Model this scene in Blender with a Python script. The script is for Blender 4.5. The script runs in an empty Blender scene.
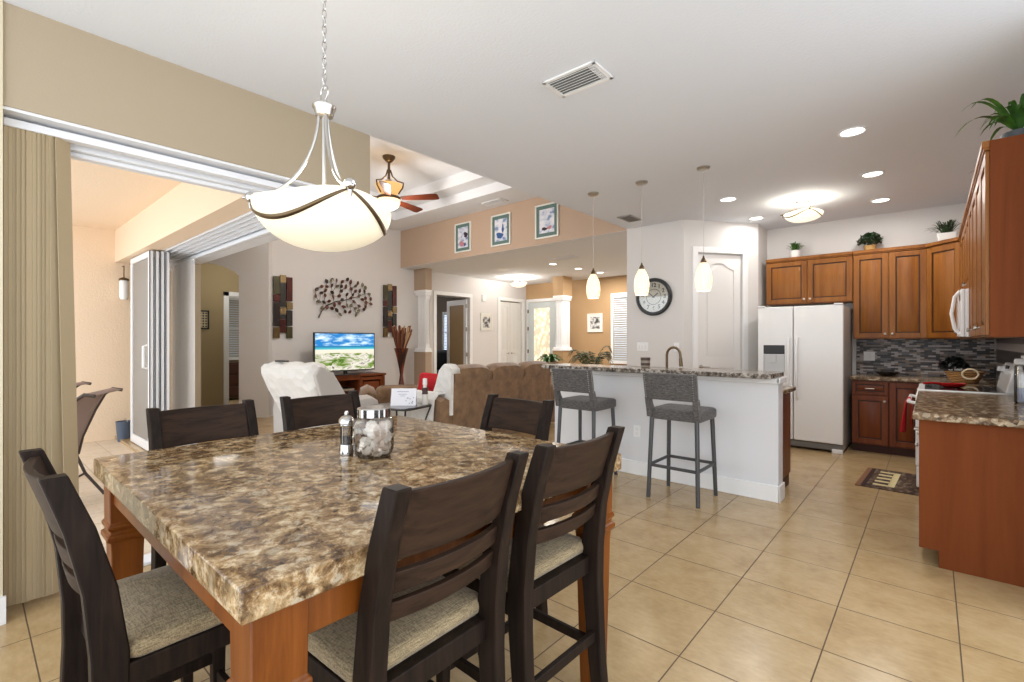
import bpy, bmesh, math, random
from mathutils import Vector, Matrix
random.seed(7)
PI = math.pi
C = bpy.context.scene.collection
S = bpy.context.scene

# ---------------------------------------------------------------- camera, world, lights, exposure
cam_d = bpy.data.cameras.new('camera')
cam = bpy.data.objects.new('camera', cam_d); C.objects.link(cam)
cam.location = (0, 0, 1.36)
cam.rotation_euler = (PI/2, 0, math.atan2(420, 480))
cam_d.sensor_width = 36; cam_d.lens = 480/1024*36
cam_d.shift_y = -0.5/1024
cam_d.clip_start = 0.02
S.camera = cam
S.view_settings.view_transform = 'Standard'
S.view_settings.look = 'None'
S.view_settings.gamma = 1
S.view_settings.use_curve_mapping = False
S.view_settings.exposure = 0.48

def lin(r, g, b):
    f = lambda c: (c/255/12.92 if c/255 <= 0.04045 else ((c/255+0.055)/1.055)**2.4)
    return (f(r), f(g), f(b), 1)

w = bpy.data.worlds.new('sky'); S.world = w; w.use_nodes = True
bg = w.node_tree.nodes['Background']
bg.inputs[0].default_value = (0.90, 0.95, 1.0, 1); bg.inputs[1].default_value = 1.9

def lamp(name, kind, loc, power, size=0.2, col=(1, .97, .93), rot=(0, 0, 0), sy=None):
    d = bpy.data.lights.new(name, kind); d.energy = power; d.color = col
    if kind == 'AREA':
        d.size = size
        if sy: d.shape = 'RECTANGLE'; d.size_y = sy
        else: d.shape = 'DISK'
    else: d.shadow_soft_size = size
    o = bpy.data.objects.new(name, d); o.location = loc; o.rotation_euler = rot
    C.objects.link(o); return o

KCANS = [(-.47, 4.59), (-.44, 5.89), (-.45, 7.05), (-1.78, 5.84), (-1.77, 6.99)]
FCANS = [(-6.04, 8.22), (-5.99, 9.11), (-5.95, 9.99)]
for x, y in KCANS: lamp('can_light', 'AREA', (x, y, 2.975), 7 if x > -1 else 4, .15)
for x, y in FCANS: lamp('can_light', 'AREA', (x, y, 2.96), 22, .15)
lamp('kitchen_flush_light', 'POINT', (-1.13, 6.45, 2.90), 7, .08)
lamp('foyer_flush_light', 'POINT', (-8.0, 9.4, 2.86), 48, .14)
lamp('fan_light_glow', 'POINT', (-6.2, 4.25, 3.24), 70, .15, (1, .93, .86))
lamp('fan_uplight_glow', 'POINT', (-6.2, 4.25, 3.80), 5, .06, (1, .82, .6))
lamp('bedroom_fill', 'POINT', (-11.2, 8.6, 2.6), 32, .2)  # added fill without a fixture, lifts the dark bedroom
lamp('hall_fill', 'POINT', (-10.2, 3.6, 2.6), 13, .5, (1, .96, .88))  # unseen fill added to brighten the hallway behind the arch

# ---------------------------------------------------------------- materials
def mat(name, col=(.8, .8, .8, 1), rough=.5, metal=0, **k):
    m = bpy.data.materials.new(name); m.use_nodes = True
    b = m.node_tree.nodes['Principled BSDF']
    b.inputs['Base Color'].default_value = col
    b.inputs['Roughness'].default_value = rough
    b.inputs['Metallic'].default_value = metal
    if 'emit' in k:
        b.inputs['Emission Color'].default_value = k.get('ecol', col)
        b.inputs['Emission Strength'].default_value = k['emit']
    if 'coat' in k: b.inputs['Coat Weight'].default_value = k['coat']; b.inputs['Coat Roughness'].default_value = .08
    if 'sheen' in k: b.inputs['Sheen Weight'].default_value = k['sheen']
    if 'spec' in k: b.inputs['Specular IOR Level'].default_value = k['spec']
    return m

def nd(m, t, **k):
    n = m.node_tree.nodes.new(t)
    for a, v in k.items(): setattr(n, a, v)
    return n
def lk(m, a, b): m.node_tree.links.new(a, b)
def BS(m): return m.node_tree.nodes['Principled BSDF']
def coords(m, scale=(1, 1, 1), loc=(0, 0, 0), kind='Object', rot=(0, 0, 0)):
    t = nd(m, 'ShaderNodeTexCoord'); p = nd(m, 'ShaderNodeMapping')
    p.inputs['Scale'].default_value = scale; p.inputs['Location'].default_value = loc; p.inputs['Rotation'].default_value = rot
    lk(m, t.outputs[kind], p.inputs[0]); return p.outputs[0]
def noise(m, vec, scale, detail=4, rough=.55, dist=0):
    n = nd(m, 'ShaderNodeTexNoise'); n.inputs['Scale'].default_value = scale
    n.inputs['Detail'].default_value = detail; n.inputs['Roughness'].default_value = rough; n.inputs['Distortion'].default_value = dist
    lk(m, vec, n.inputs['Vector']); return n.outputs['Fac']
def ramp(m, fac, stops, interp='LINEAR'):
    r = nd(m, 'ShaderNodeValToRGB'); cr = r.color_ramp; cr.interpolation = interp
    while len(cr.elements) < len(stops): cr.elements.new(.5)
    for e, (p, c) in zip(cr.elements, stops): e.position = p; e.color = c
    lk(m, fac, r.inputs[0]); return r.outputs[0]
def bump(m, h, strength=.1, dist=.01):
    b = nd(m, 'ShaderNodeBump'); b.inputs['Strength'].default_value = strength; b.inputs['Distance'].default_value = dist
    lk(m, h, b.inputs['Height']); lk(m, b.outputs[0], BS(m).inputs['Normal'])
def mix(m, f, a, b, mode='MIX'):
    x = nd(m, 'ShaderNodeMix', data_type='RGBA', blend_type=mode)
    if isinstance(f, float): x.inputs[0].default_value = f
    else: lk(m, f, x.inputs[0])
    for s, v in ((6, a), (7, b)):
        if isinstance(v, tuple): x.inputs[s].default_value = v
        else: lk(m, v, x.inputs[s])
    return x.outputs[2]

def paint(name, col, rough=.75, bs=.12, sc=90):
    m = mat(name, col, rough, spec=.25)
    v = coords(m); bump(m, noise(m, v, sc, 3), bs, .006); return m
def wood(name, c1, c2, c3, rough=.35, axis='Z', sc=1.0, coat=0, spec=.25):
    m = mat(name, c1, rough, coat=coat, spec=spec)
    s = {'Z': (14, 14, 1.2), 'X': (1.2, 14, 14), 'Y': (14, 1.2, 14)}[axis]
    v = coords(m, tuple(q*sc for q in s))
    n = noise(m, v, 1.6, 6, .6, .6); n2 = noise(m, v, 9, 3, .6)
    c = ramp(m, n, [(.28, c2), (.5, c1), (.74, c3)])
    c = mix(m, .3, c, ramp(m, n2, [(.3, c2), (.7, c1)]))
    lk(m, c, BS(m).inputs['Base Color']); bump(m, n2, .08, .003); return m
def fabric(name, c1, c2, sc=260, rough=.9, bs=.35):
    m = mat(name, c1, rough, sheen=.2, spec=.15)
    v1 = coords(m, (1, .12, 1)); v2 = coords(m, (.12, 1, 1))
    a = noise(m, v1, sc, 2, .7); b = noise(m, v2, sc, 2, .7)
    ad = nd(m, 'ShaderNodeMath', operation='ADD'); lk(m, a, ad.inputs[0]); lk(m, b, ad.inputs[1])
    h = nd(m, 'ShaderNodeMath', operation='MULTIPLY'); h.inputs[1].default_value = .5; lk(m, ad.outputs[0], h.inputs[0])
    lk(m, ramp(m, h.outputs[0], [(.38, c2), (.62, c1)]), BS(m).inputs['Base Color'])
    bump(m, h.outputs[0], bs, .002); return m

M = {}
M['ceil'] = paint('ceiling_paint', lin(229, 233, 240), .85, .35, 60)
M['ceil_low'] = paint('foyer_ceiling_paint', lin(230, 232, 236), .85, .25, 60)
M['white_wall'] = paint('white_wall_paint', lin(220, 217, 214))
M['living_wall'] = paint('living_wall_paint', lin(218, 214, 211))
M['tan_wall'] = paint('tan_wall_paint', lin(176, 161, 138))
M['pier_wall'] = paint('pier_wall_paint', lin(214, 202, 176))
M['peach_wall'] = paint('soffit_peach_paint', lin(190, 165, 144))
M['gold_wall'] = paint('foyer_gold_paint', lin(178, 146, 108))
M['taupe'] = paint('taupe_paint', lin(176, 154, 133))
M['stucco'] = paint('peach_stucco', lin(240, 217, 190), .9, .6, 45)
M['olive'] = paint('hall_olive_paint', lin(166, 148, 112))
M['bedroom'] = paint('bedroom_grey_paint', lin(126, 112, 100))
M['trim'] = mat('white_trim', lin(240, 240, 240), .4)
M['trim2'] = mat('door_white', lin(232, 230, 228), .4)
M['bar_wall'] = paint('bar_wall_paint', lin(226, 226, 228))
M['alu'] = mat('white_aluminium', lin(238, 240, 244), .35)
M['seal'] = mat('dark_seal', lin(60, 64, 72), .5)

def floor_mat(name, base, c2, grout, ox, oy, size, gl=.22):
    m = mat(name, base, gl)
    v = coords(m, (1, 1, 1), (-ox, -oy, 0))
    br = nd(m, 'ShaderNodeTexBrick'); br.offset = 0; br.squash = 1
    br.inputs['Scale'].default_value = 1; br.inputs['Mortar Size'].default_value = .0032; br.inputs['Mortar Smooth'].default_value = .2
    br.inputs['Brick Width'].default_value = size; br.inputs['Row Height'].default_value = size
    br.inputs['Color1'].default_value = (.46, .46, .46, 1); br.inputs['Color2'].default_value = (.56, .56, .56, 1)
    lk(m, v, br.inputs['Vector'])
    n = noise(m, v, 5, 7, .62, .3); n2 = noise(m, coords(m, (1, 2.4, 1)), 20, 5, .65)
    c = ramp(m, n, [(.3, c2), (.5, base), (.72, lin(200, 176, 138))])
    c = mix(m, .45, c, ramp(m, n2, [(.35, c2), (.65, base)]))
    c = mix(m, .55, c, br.outputs['Color'], 'SOFT_LIGHT')
    c = mix(m, br.outputs['Fac'], c, grout)
    lk(m, c, BS(m).inputs['Base Color'])
    r = nd(m, 'ShaderNodeMapRange'); r.inputs['To Min'].default_value = gl; r.inputs['To Max'].default_value = .8
    lk(m, br.outputs['Fac'], r.inputs['Value']); lk(m, r.outputs[0], BS(m).inputs['Roughness'])
    iv = nd(m, 'ShaderNodeMath', operation='SUBTRACT'); iv.inputs[0].default_value = 1; lk(m, br.outputs['Fac'], iv.inputs[1])
    bump(m, iv.outputs[0], .5, .002); return m
M['floor'] = floor_mat('beige_floor_tile', lin(186, 160, 118), lin(164, 136, 96), lin(98, 78, 56), -.82, 2.03, .457)
M['patio'] = floor_mat('patio_paver', lin(222, 206, 186), lin(205, 188, 165), lin(170, 150, 130), 0, 0, .3, .6)

def granite(name, dark, mid, light, sc=1.0, rough=.18):
    m = mat(name, mid, rough, spec=.22)
    v = coords(m)
    vo = nd(m, 'ShaderNodeTexVoronoi'); vo.inputs['Scale'].default_value = 40*sc; lk(m, v, vo.inputs['Vector'])
    sep = nd(m, 'ShaderNodeSeparateColor'); lk(m, vo.outputs['Color'], sep.inputs[0])
    c = ramp(m, sep.outputs[0], [(.0, dark), (.3, mid), (.55, light), (.8, mid), (1, dark)], 'CONSTANT')
    n = noise(m, v, 26*sc, 5, .7); c2 = ramp(m, n, [(.35, dark), (.5, mid), (.62, light)])
    lk(m, mix(m, .5, c, c2), BS(m).inputs['Base Color']); return m
M['granite'] = granite('kitchen_granite', lin(44, 30, 22), lin(122, 96, 68), lin(196, 178, 150))
M['granite_bar'] = granite('bar_granite', lin(40, 35, 32), lin(108, 98, 88), lin(190, 182, 172), 1.1)

m = mat('brown_marble', lin(150, 120, 90), .07, spec=.45); M['marble'] = m
v = coords(m)
n1 = noise(m, v, 3.2, 9, .72, 1.4); n2 = noise(m, v, 16, 8, .75, .9)
vo = nd(m, 'ShaderNodeTexVoronoi'); vo.feature = 'DISTANCE_TO_EDGE'; vo.inputs['Scale'].default_value = 13
wv = nd(m, 'ShaderNodeVectorMath', operation='ADD'); nn = nd(m, 'ShaderNodeTexNoise'); nn.inputs['Scale'].default_value = 6; nn.inputs['Detail'].default_value = 6
lk(m, v, nn.inputs['Vector']); sc_ = nd(m, 'ShaderNodeVectorMath', operation='SCALE'); sc_.inputs['Scale'].default_value = .28
lk(m, nn.outputs['Color'], sc_.inputs[0]); lk(m, v, wv.inputs[0]); lk(m, sc_.outputs[0], wv.inputs[1]); lk(m, wv.outputs[0], vo.inputs['Vector'])
n3 = noise(m, v, 13, 12, .72, .5); n4 = noise(m, v, 30, 8, .75, .4)
c = ramp(m, n3, [(.40, lin(48, 31, 20)), (.465, lin(104, 76, 48)), (.51, lin(150, 120, 82)), (.56, lin(176, 148, 108)), (.63, lin(214, 196, 162))])
c = mix(m, .48, c, ramp(m, n4, [(.41, lin(44, 29, 19)), (.48, lin(116, 88, 58)), (.53, lin(166, 138, 100)), (.60, lin(226, 212, 184))]))
c = mix(m, ramp(m, n1, [(.38, (.4, .4, .4, 1)), (.5, (0, 0, 0, 1))]), c, lin(86, 60, 40))
c = mix(m, ramp(m, n1, [(.56, (0, 0, 0, 1)), (.68, (.25, .25, .25, 1))]), c, lin(196, 172, 134))
lk(m, c, BS(m).inputs['Base Color'])

M['table_wood'] = wood('cherry_table_wood', lin(118, 64, 20), lin(84, 40, 10), lin(140, 80, 28), .3, 'Z', 1, 0)
M['chair_wood'] = wood('espresso_chair_wood', lin(36, 27, 22), lin(20, 14, 11), lin(54, 40, 32), .5, 'Z', 1.6, 0, .12)
M['chair_rail'] = wood('espresso_rail_wood', lin(54, 39, 30), lin(28, 19, 14), lin(72, 52, 38), .5, 'X', 1.6, 0, .12)
M['seat_fab'] = fabric('grey_linen', lin(170, 151, 118), lin(108, 93, 70), 300)
M['stool_fab'] = fabric('charcoal_tweed', lin(116, 112, 110), lin(48, 46, 45), 240)
M['stool_metal'] = mat('grey_powder_steel', lin(84, 84, 86), .4, .6)
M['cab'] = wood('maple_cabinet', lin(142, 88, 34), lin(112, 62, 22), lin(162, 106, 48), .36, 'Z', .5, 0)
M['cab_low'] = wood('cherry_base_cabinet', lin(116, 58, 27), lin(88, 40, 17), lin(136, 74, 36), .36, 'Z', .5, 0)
M['cab_end'] = wood('cabinet_end_panel', lin(112, 58, 27), lin(98, 48, 21), lin(122, 66, 32), .6, 'Z', .35, 0, .10)
M['cab_dark'] = mat('toe_kick_brown', lin(70, 34, 22), .6)
M['glaze'] = mat('dark_glaze', lin(52, 24, 10), .5)
M['nickel'] = mat('brushed_nickel', lin(190, 186, 180), .28, 1)
M['bronze'] = mat('antique_bronze', lin(110, 92, 70), .35, .9)
M['chrome'] = mat('polished_steel', lin(200, 198, 196), .14, 1)
M['appl'] = mat('appliance_white', lin(236, 236, 236), .28, coat=.3)
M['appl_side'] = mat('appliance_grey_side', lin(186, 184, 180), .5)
M['black'] = mat('black_plastic', lin(32, 32, 34), .35)
M['black_glass'] = mat('black_glass', lin(24, 24, 26), .06)
M['red'] = mat('red_cloth', lin(186, 22, 34), .85)
M['leather_dark'] = mat('black_leather', lin(34, 38, 42), .4)
M['suede'] = None
m = mat('tan_suede', lin(128, 96, 66), .85, sheen=.4); M['suede'] = m
n = noise(m, coords(m), 7, 5, .6); lk(m, ramp(m, n, [(.32, lin(108, 80, 54)), (.66, lin(146, 114, 82))]), BS(m).inputs['Base Color']); bump(m, n, .2, .02)
m = mat('white_quilt', lin(232, 230, 226), .9); M['quilt'] = m
vo = nd(m, 'ShaderNodeTexVoronoi'); vo.inputs['Scale'].default_value = 9; lk(m, coords(m), vo.inputs['Vector']); bump(m, vo.outputs['Distance'], .8, .03)
m = mat('grey_quilt', lin(196, 192, 188), .9); M['quilt2'] = m
M['frosted'] = mat('frosted_lamp_glass', lin(238, 230, 208), .3, emit=.30, ecol=lin(255, 240, 205))
M['frosted_small'] = mat('flush_lamp_glass', lin(250, 242, 220), .3, emit=.7, ecol=lin(255, 244, 214))
M['can_lens'] = mat('can_lens', (1, 1, 1, 1), .4, emit=4, ecol=(1, .97, .92, 1))
M['fan_glass'] = mat('amber_lamp_glass', lin(240, 205, 150), .3, emit=.5, ecol=lin(255, 200, 120))
M['fan_wood'] = wood('fan_blade_wood', lin(84, 36, 18), lin(58, 22, 12), lin(100, 46, 24), .35, 'X', 1)
m = mat('swirl_lamp_glass', lin(236, 214, 176), .3, emit=.75, ecol=lin(255, 236, 200)); M['swirl'] = m
wv = nd(m, 'ShaderNodeTexWave'); wv.inputs['Scale'].default_value = 5; wv.inputs['Distortion'].default_value = 2.5; lk(m, coords(m, (6, 6, 1.5)), wv.inputs['Vector'])
lk(m, ramp(m, wv.outputs['Fac'], [(.2, lin(250, 200, 140)), (.6, lin(255, 242, 214))]), BS(m).inputs['Emission Color'])
def glass(name, tint=(1, 1, 1, 1), base=.06, rough=.02):
    m = bpy.data.materials.new(name); m.use_nodes = True; t = m.node_tree; t.nodes.clear()
    o = t.nodes.new('ShaderNodeOutputMaterial'); a = t.nodes.new('ShaderNodeBsdfTransparent'); a.inputs[0].default_value = tint
    g = t.nodes.new('ShaderNodeBsdfGlossy'); g.inputs['Roughness'].default_value = rough
    f = t.nodes.new('ShaderNodeFresnel'); f.inputs[0].default_value = 1.45
    ad = t.nodes.new('ShaderNodeMath'); ad.inputs[1].default_value = base; t.links.new(f.outputs[0], ad.inputs[0])
    x = t.nodes.new('ShaderNodeMixShader'); t.links.new(ad.outputs[0], x.inputs[0]); t.links.new(a.outputs[0], x.inputs[1]); t.links.new(g.outputs[0], x.inputs[2])
    t.links.new(x.outputs[0], o.inputs[0]); return m
M['glass'] = glass('clear_glass')
M['glass_dark'] = glass('bronze_tinted_glass', (.5, .46, .4, 1), .08)
M['glass_table'] = glass('smoked_table_glass', (.45, .48, .48, 1), .15)
m = mat('linear_mosaic', (.2, .2, .2, 1), .15); M['mosaic'] = m
def mosaic(name, rot):
    m = mat(name, (.2, .2, .2, 1), .3, spec=.25)
    v = coords(m, rot=rot)
    br = nd(m, 'ShaderNodeTexBrick'); br.offset = .5; br.inputs['Scale'].default_value = 1
    br.inputs['Brick Width'].default_value = .072; br.inputs['Row Height'].default_value = .021; br.inputs['Mortar Size'].default_value = .0012
    br.inputs['Color1'].default_value = (0, 0, 0, 1); br.inputs['Color2'].default_value = (1, 1, 1, 1); br.inputs['Bias'].default_value = 0
    lk(m, v, br.inputs['Vector'])
    c = ramp(m, br.outputs['Color'], [(0, lin(40, 34, 32)), (.22, lin(104, 98, 98)), (.42, lin(134, 114, 96)), (.56, lin(58, 48, 44)), (.72, lin(178, 168, 164))], 'CONSTANT')
    c = mix(m, br.outputs['Fac'], c, lin(90, 86, 84)); lk(m, c, BS(m).inputs['Base Color']); return m
M['mosaic'] = mosaic('linear_mosaic_tile', (PI/2, 0, 0))
M['mosaic_side'] = mosaic('linear_mosaic_tile_side', (PI/2, 0, PI/2))
def leafmat(n, a, b):
    m = mat(n, a, .5); lk(m, ramp(m, noise(m, coords(m), 14, 3), [(.35, b), (.65, a)]), BS(m).inputs['Base Color']); return m
M['leaf'] = leafmat('green_leaf', lin(72, 120, 36), lin(38, 76, 24))
M['leaf_dark'] = leafmat('dark_leaf', lin(52, 82, 42), lin(24, 42, 24))
M['black_leaf'] = leafmat('black_leaf', lin(40, 42, 40), lin(16, 18, 18))
M['blind'] = mat('vertical_blind_beige', lin(186, 168, 136), .7)
M['blind_white'] = mat('vertical_blind_white', lin(245, 240, 238), .7)
M['slat'] = mat('white_slat', lin(206, 210, 216), .6)
M['daylit'] = mat('daylit_garden', lin(200, 210, 190), .9)

# ---------------------------------------------------------------- mesh helpers
class MB:
    def __init__(s): s.bm = bmesh.new(); s.M = Matrix.Identity(4); s.mi = 0
    def at(s, loc=(0, 0, 0), rz=0, rx=0, ry=0):
        s.M = Matrix.Translation(loc) @ Matrix.Rotation(rz, 4, 'Z') @ Matrix.Rotation(ry, 4, 'Y') @ Matrix.Rotation(rx, 4, 'X'); return s
    def v(s, p): return s.bm.verts.new(s.M @ Vector(p))
    def f(s, vs):
        try: q = s.bm.faces.new(vs); q.material_index = s.mi; return q
        except ValueError: return None
    def box(s, x0, x1, y0, y1, z0, z1):
        P = [(x0, y0, z0), (x1, y0, z0), (x1, y1, z0), (x0, y1, z0), (x0, y0, z1), (x1, y0, z1), (x1, y1, z1), (x0, y1, z1)]
        V = [s.v(p) for p in P]
        for q in ((3, 2, 1, 0), (4, 5, 6, 7), (0, 1, 5, 4), (1, 2, 6, 5), (2, 3, 7, 6), (3, 0, 4, 7)): s.f([V[i] for i in q])
        return s
    def frustum(s, x0, x1, y0, y1, z0, z1, ins, d='-y'):
        # box whose -y face is inset
        P = [(x0, y1, z0), (x1, y1, z0), (x1, y1, z1), (x0, y1, z1), (x0+ins, y0, z0+ins), (x1-ins, y0, z0+ins), (x1-ins, y0, z1-ins), (x0+ins, y0, z1-ins)]
        V = [s.v(p) for p in P]
        for q in ((3, 2, 1, 0), (4, 5, 6, 7), (0, 1, 5, 4), (1, 2, 6, 5), (2, 3, 7, 6), (3, 0, 4, 7)): s.f([V[i] for i in q][::-1])
        return s
    def prism(s, pts, a, b, axis='x'):
        mk = {'x': lambda p, t: (t, p[0], p[1]), 'y': lambda p, t: (p[0], t, p[1]), 'z': lambda p, t: (p[0], p[1], t)}[axis]
        A = [s.v(mk(p, a)) for p in pts]; B = [s.v(mk(p, b)) for p in pts]; n = len(pts)
        s.f(A); s.f(B[::-1])
        for i in range(n): s.f([A[i], A[(i+1) % n], B[(i+1) % n], B[i]][::-1])
        return s
    def loft(s, rings, cap=True, closed=True):
        R = [[s.v(p) for p in r] for r in rings]; n = len(R[0])
        for a, b in zip(R, R[1:]):
            for i in range(n if closed else n-1): s.f([a[i], a[(i+1) % n], b[(i+1) % n], b[i]])
        if cap and closed: s.f(R[0][::-1]); s.f(R[-1])
        return s
    def tube(s, pts, r, n=8, cap=True):
        pts = [Vector(p) for p in pts]; rings = []
        rr = r if isinstance(r, (list, tuple)) else [r]*len(pts)
        t0 = (pts[1]-pts[0]).normalized(); up = Vector((0, 0, 1)) if abs(t0.z) < .9 else Vector((1, 0, 0))
        u = t0.cross(up).normalized()
        for i, p in enumerate(pts):
            t = (pts[min(i+1, len(pts)-1)]-pts[max(i-1, 0)])
            t = t.normalized() if t.length > 1e-9 else t0
            u = (u - t*u.dot(t)); u = u.normalized() if u.length > 1e-6 else t.orthogonal().normalized()
            w_ = t.cross(u)
            rings.append([tuple(p + (u*math.cos(k*2*PI/n) + w_*math.sin(k*2*PI/n))*rr[i]) for k in range(n)])
        return s.loft(rings, cap)
    def lathe(s, prof, c=(0, 0, 0), n=28, cap=True):
        return s.loft([[(c[0]+r*math.cos(k*2*PI/n), c[1]+r*math.sin(k*2*PI/n), c[2]+z) for k in range(n)] for r, z in prof], cap)
    def ball(s, c, rx, ry=None, rz=None, n=12):
        ry = ry or rx; rz = rz or rx
        rings = [[(c[0]+rx*math.sin(a)*math.cos(k*2*PI/n), c[1]+ry*math.sin(a)*math.sin(k*2*PI/n), c[2]+rz*math.cos(a)) for k in range(n)] for a in [PI*(j+.02)/(n//2+.04) for j in range(n//2+1)]]
        return s.loft(rings[::-1])
    def sheet(s, grid, thick=0):
        R = [[s.v(p) for p in r] for r in grid]
        for a, b in zip(R, R[1:]):
            for i in range(len(a)-1): s.f([a[i], a[i+1], b[i+1], b[i]])
        return s
    def build(s, name, m, parent=None, bev=0, smooth=False, solid=0, sub=0, loc=None, segs=2):
        bmesh.ops.recalc_face_normals(s.bm, faces=s.bm.faces)
        me = bpy.data.meshes.new(name); s.bm.to_mesh(me); s.bm.free()
        for q in (m if isinstance(m, (list, tuple)) else [m]):
            if q: me.materials.append(q)
        o = bpy.data.objects.new(name, me); C.objects.link(o)
        if parent: o.parent = parent
        if loc: o.location = loc
        if solid: k = o.modifiers.new('thickness', 'SOLIDIFY'); k.thickness = solid; k.offset = 0
        if bev: k = o.modifiers.new('bevel', 'BEVEL'); k.width = bev; k.segments = segs; k.limit_method = 'ANGLE'; k.angle_limit = .6
        if sub: k = o.modifiers.new('sub', 'SUBSURF'); k.levels = sub; k.render_levels = sub
        if smooth or bev or sub:
            me.shade_smooth()
            if not sub: me.set_sharp_from_angle(angle=math.radians(38))
        return o

def tag(o, label, cat, group=None):
    o['label'] = label; o['category'] = cat
    if group: o['group'] = group
    return o
def thing(name, label, cat, loc=(0, 0, 0), rz=0, group=None):
    o = bpy.data.objects.new(name, None); C.objects.link(o); o.empty_display_size = .05
    o.location = loc; o.rotation_euler = (0, 0, rz); return tag(o, label, cat, group)
def struct(o, label=None):
    o['kind'] = 'structure'
    if label: o['label'] = label
    return o
def dup(root, loc, rz, label, group=None, sc=None):
    r = root.copy(); C.objects.link(r); r.location = loc; r.rotation_euler = (0, 0, rz); r['label'] = label
    if group: r['group'] = group
    if sc: r.scale = sc
    for ch in list(root.children):
        c_ = ch.copy(); C.objects.link(c_); c_.parent = r
        for g in list(ch.children):
            d = g.copy(); C.objects.link(d); d.parent = c_
    return r
def wbox(name, m, *b, label=None): return struct(MB().box(*b).build(name, m), label)

# ---------------------------------------------------------------- setting: shell
b = MB(); b.box(-3.60, 1.6, -1.2, 11.2, -.12, 0); b.box(-13, -3.60, 1.42, 11.2, -.12, 0)
struct(b.build('floor', M['floor']), 'beige square ceramic tile floor with thin brown grout')
wbox('floor_patio', M['patio'], -9.2, -3.60, -1.1, 1.42, -.16, -.04, label='pale paver floor of the covered patio')
struct(MB().box(-3.38, 1.6, -1.2, 8.05, 3.0, 3.1).build('ceiling', M['ceil']), 'flat white textured kitchen and dining ceiling')
wbox('ceiling_edge', M['ceil'], -3.38, -3.26, 2.14, 6.43, 3.1, 4.4)
wbox('ceiling_foyer', M['ceil_low'], -9.1, -3.38, 6.434, 11.2, 2.981, 2.985)
# living tray ceiling
b = MB(); X0, X1, Y0, Y1 = -9.1, -3.38, 2.0, 6.5
hx0, hx1, hy0, hy1 = -8.2, -4.3, 2.7, 5.76
b.box(X0, hx0, Y0, Y1, 3.8, 3.96); b.box(hx1, X1, Y0, Y1, 3.8, 3.96); b.box(hx0, hx1, Y0, hy0, 3.8, 3.96); b.box(hx0, hx1, hy1, Y1, 3.8, 3.96)
e = .32
b.box(X0, hx0+e, Y0, Y1, 3.96, 4.15); b.box(hx1-e, X1, Y0, Y1, 3.96, 4.15); b.box(hx0+e, hx1-e, Y0, hy0+e, 3.96, 4.15); b.box(hx0+e, hx1-e, hy1-e, Y1, 3.96, 4.15)
b.box(X0, X1, Y0, Y1, 4.15, 4.25)
struct(b.build('ceiling_tray', M['ceil_low']), 'stepped white tray ceiling over the living room')
# nook wall + header
wbox('wall_left', M['pier_wall'], -3.66, -3.365, -1.2, .125, 0, 3.0, label='cream wall at the left edge')
wbox('baseboard_left', M['trim'], -3.365, -3.345, -1.2, .135, 0, .13)
wbox('wall_left_header', M['tan_wall'], -3.56, -3.38, .125, 2.14, 2.5, 4.4, label='tan header wall over the sliding doors')
wbox('trim_header', M['alu'], -3.555, -3.39, .125, 1.98, 2.485, 2.5)
b = MB(); b.box(-3.72, -3.56, .125, 1.6, 2.41, 2.5); b.box(-3.66, -3.60, .125, 1.6, 2.385, 2.41); b.box(-3.575, -3.56, .125, 1.6, 2.485, 2.515)
struct(b.build('trim_door_head', M['alu'], bev=.004))
wbox('trim_door_sill', M['alu'], -3.72, -3.58, .125, 1.6, -.02, .015)
# living header (beam)
wbox('wall_lanai_beam', M['stucco'], -8.75, -3.56, 1.42, 1.62, 2.47, 4.3, label='peach stucco beam over the patio opening')
wbox('wall_lanai_end', M['stucco'], -8.95, -8.75, -.8, 2.14, -.1, 3.1, label='peach stucco end wall of the patio')
wbox('ceiling_patio', M['stucco'], -8.95, -3.56, -.15, 1.42, 2.92, 3.02, label='peach stucco patio ceiling')
wbox('wall_living_header', M['tan_wall'], -8.95, -3.56, 2.04, 2.14, 2.5, 4.3)
b = MB(); b.box(-8.75, -3.72, 1.62, 2.04, 2.49, 2.54)
for k in range(6): b.box(-8.75, -3.72, 1.63+k*.07, 1.645+k*.07, 2.455, 2.49)
b.box(-8.75, -3.56, 2.0, 2.15, 2.41, 2.5)
struct(b.build('trim_track', M['alu']), 'white multi-groove sliding door track')
wbox('trim_living_sill', M['alu'], -8.75, -3.72, 1.55, 2.02, -.02, .012)
# hallway beyond + 45 degree arch wall
A = Vector((-8.93, 3.66)); d45 = Vector((-1, -1)).normalized()
def arch_wall(L, u0, u1, hs, hp, H, th):
    b = MB(); b.M = Matrix(((d45.x, -d45.y, 0, A.x), (d45.y, d45.x, 0, A.y), (0, 0, 1, 0), (0, 0, 0, 1)))
    b.box(0, u0, 0, -th, 0, H); b.box(u1, L, 0, -th, 0, H)
    pts = [(u0, H), (u0, hs)]
    n = 16
    for i in range(1, n): 
        t = i/n; pts.append((u0+(u1-u0)*t, hs+(hp-hs)*math.sin(PI*t)**.7))
    pts += [(u1, hs), (u1, H)]
    for i in range(len(pts)-3):
        p, q = pts[i+1], pts[i+2]
        b.prism([(p[0], p[1]), (q[0], q[1]), (q[0], H), (p[0], H)], 0, -th, 'y')
    return b
struct(arch_wall(2.15, .51, 1.9, 2.5, 2.74, 4.3, -.15).build('wall_arch', M['living_wall']), 'angled grey wall with an arched opening')
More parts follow.
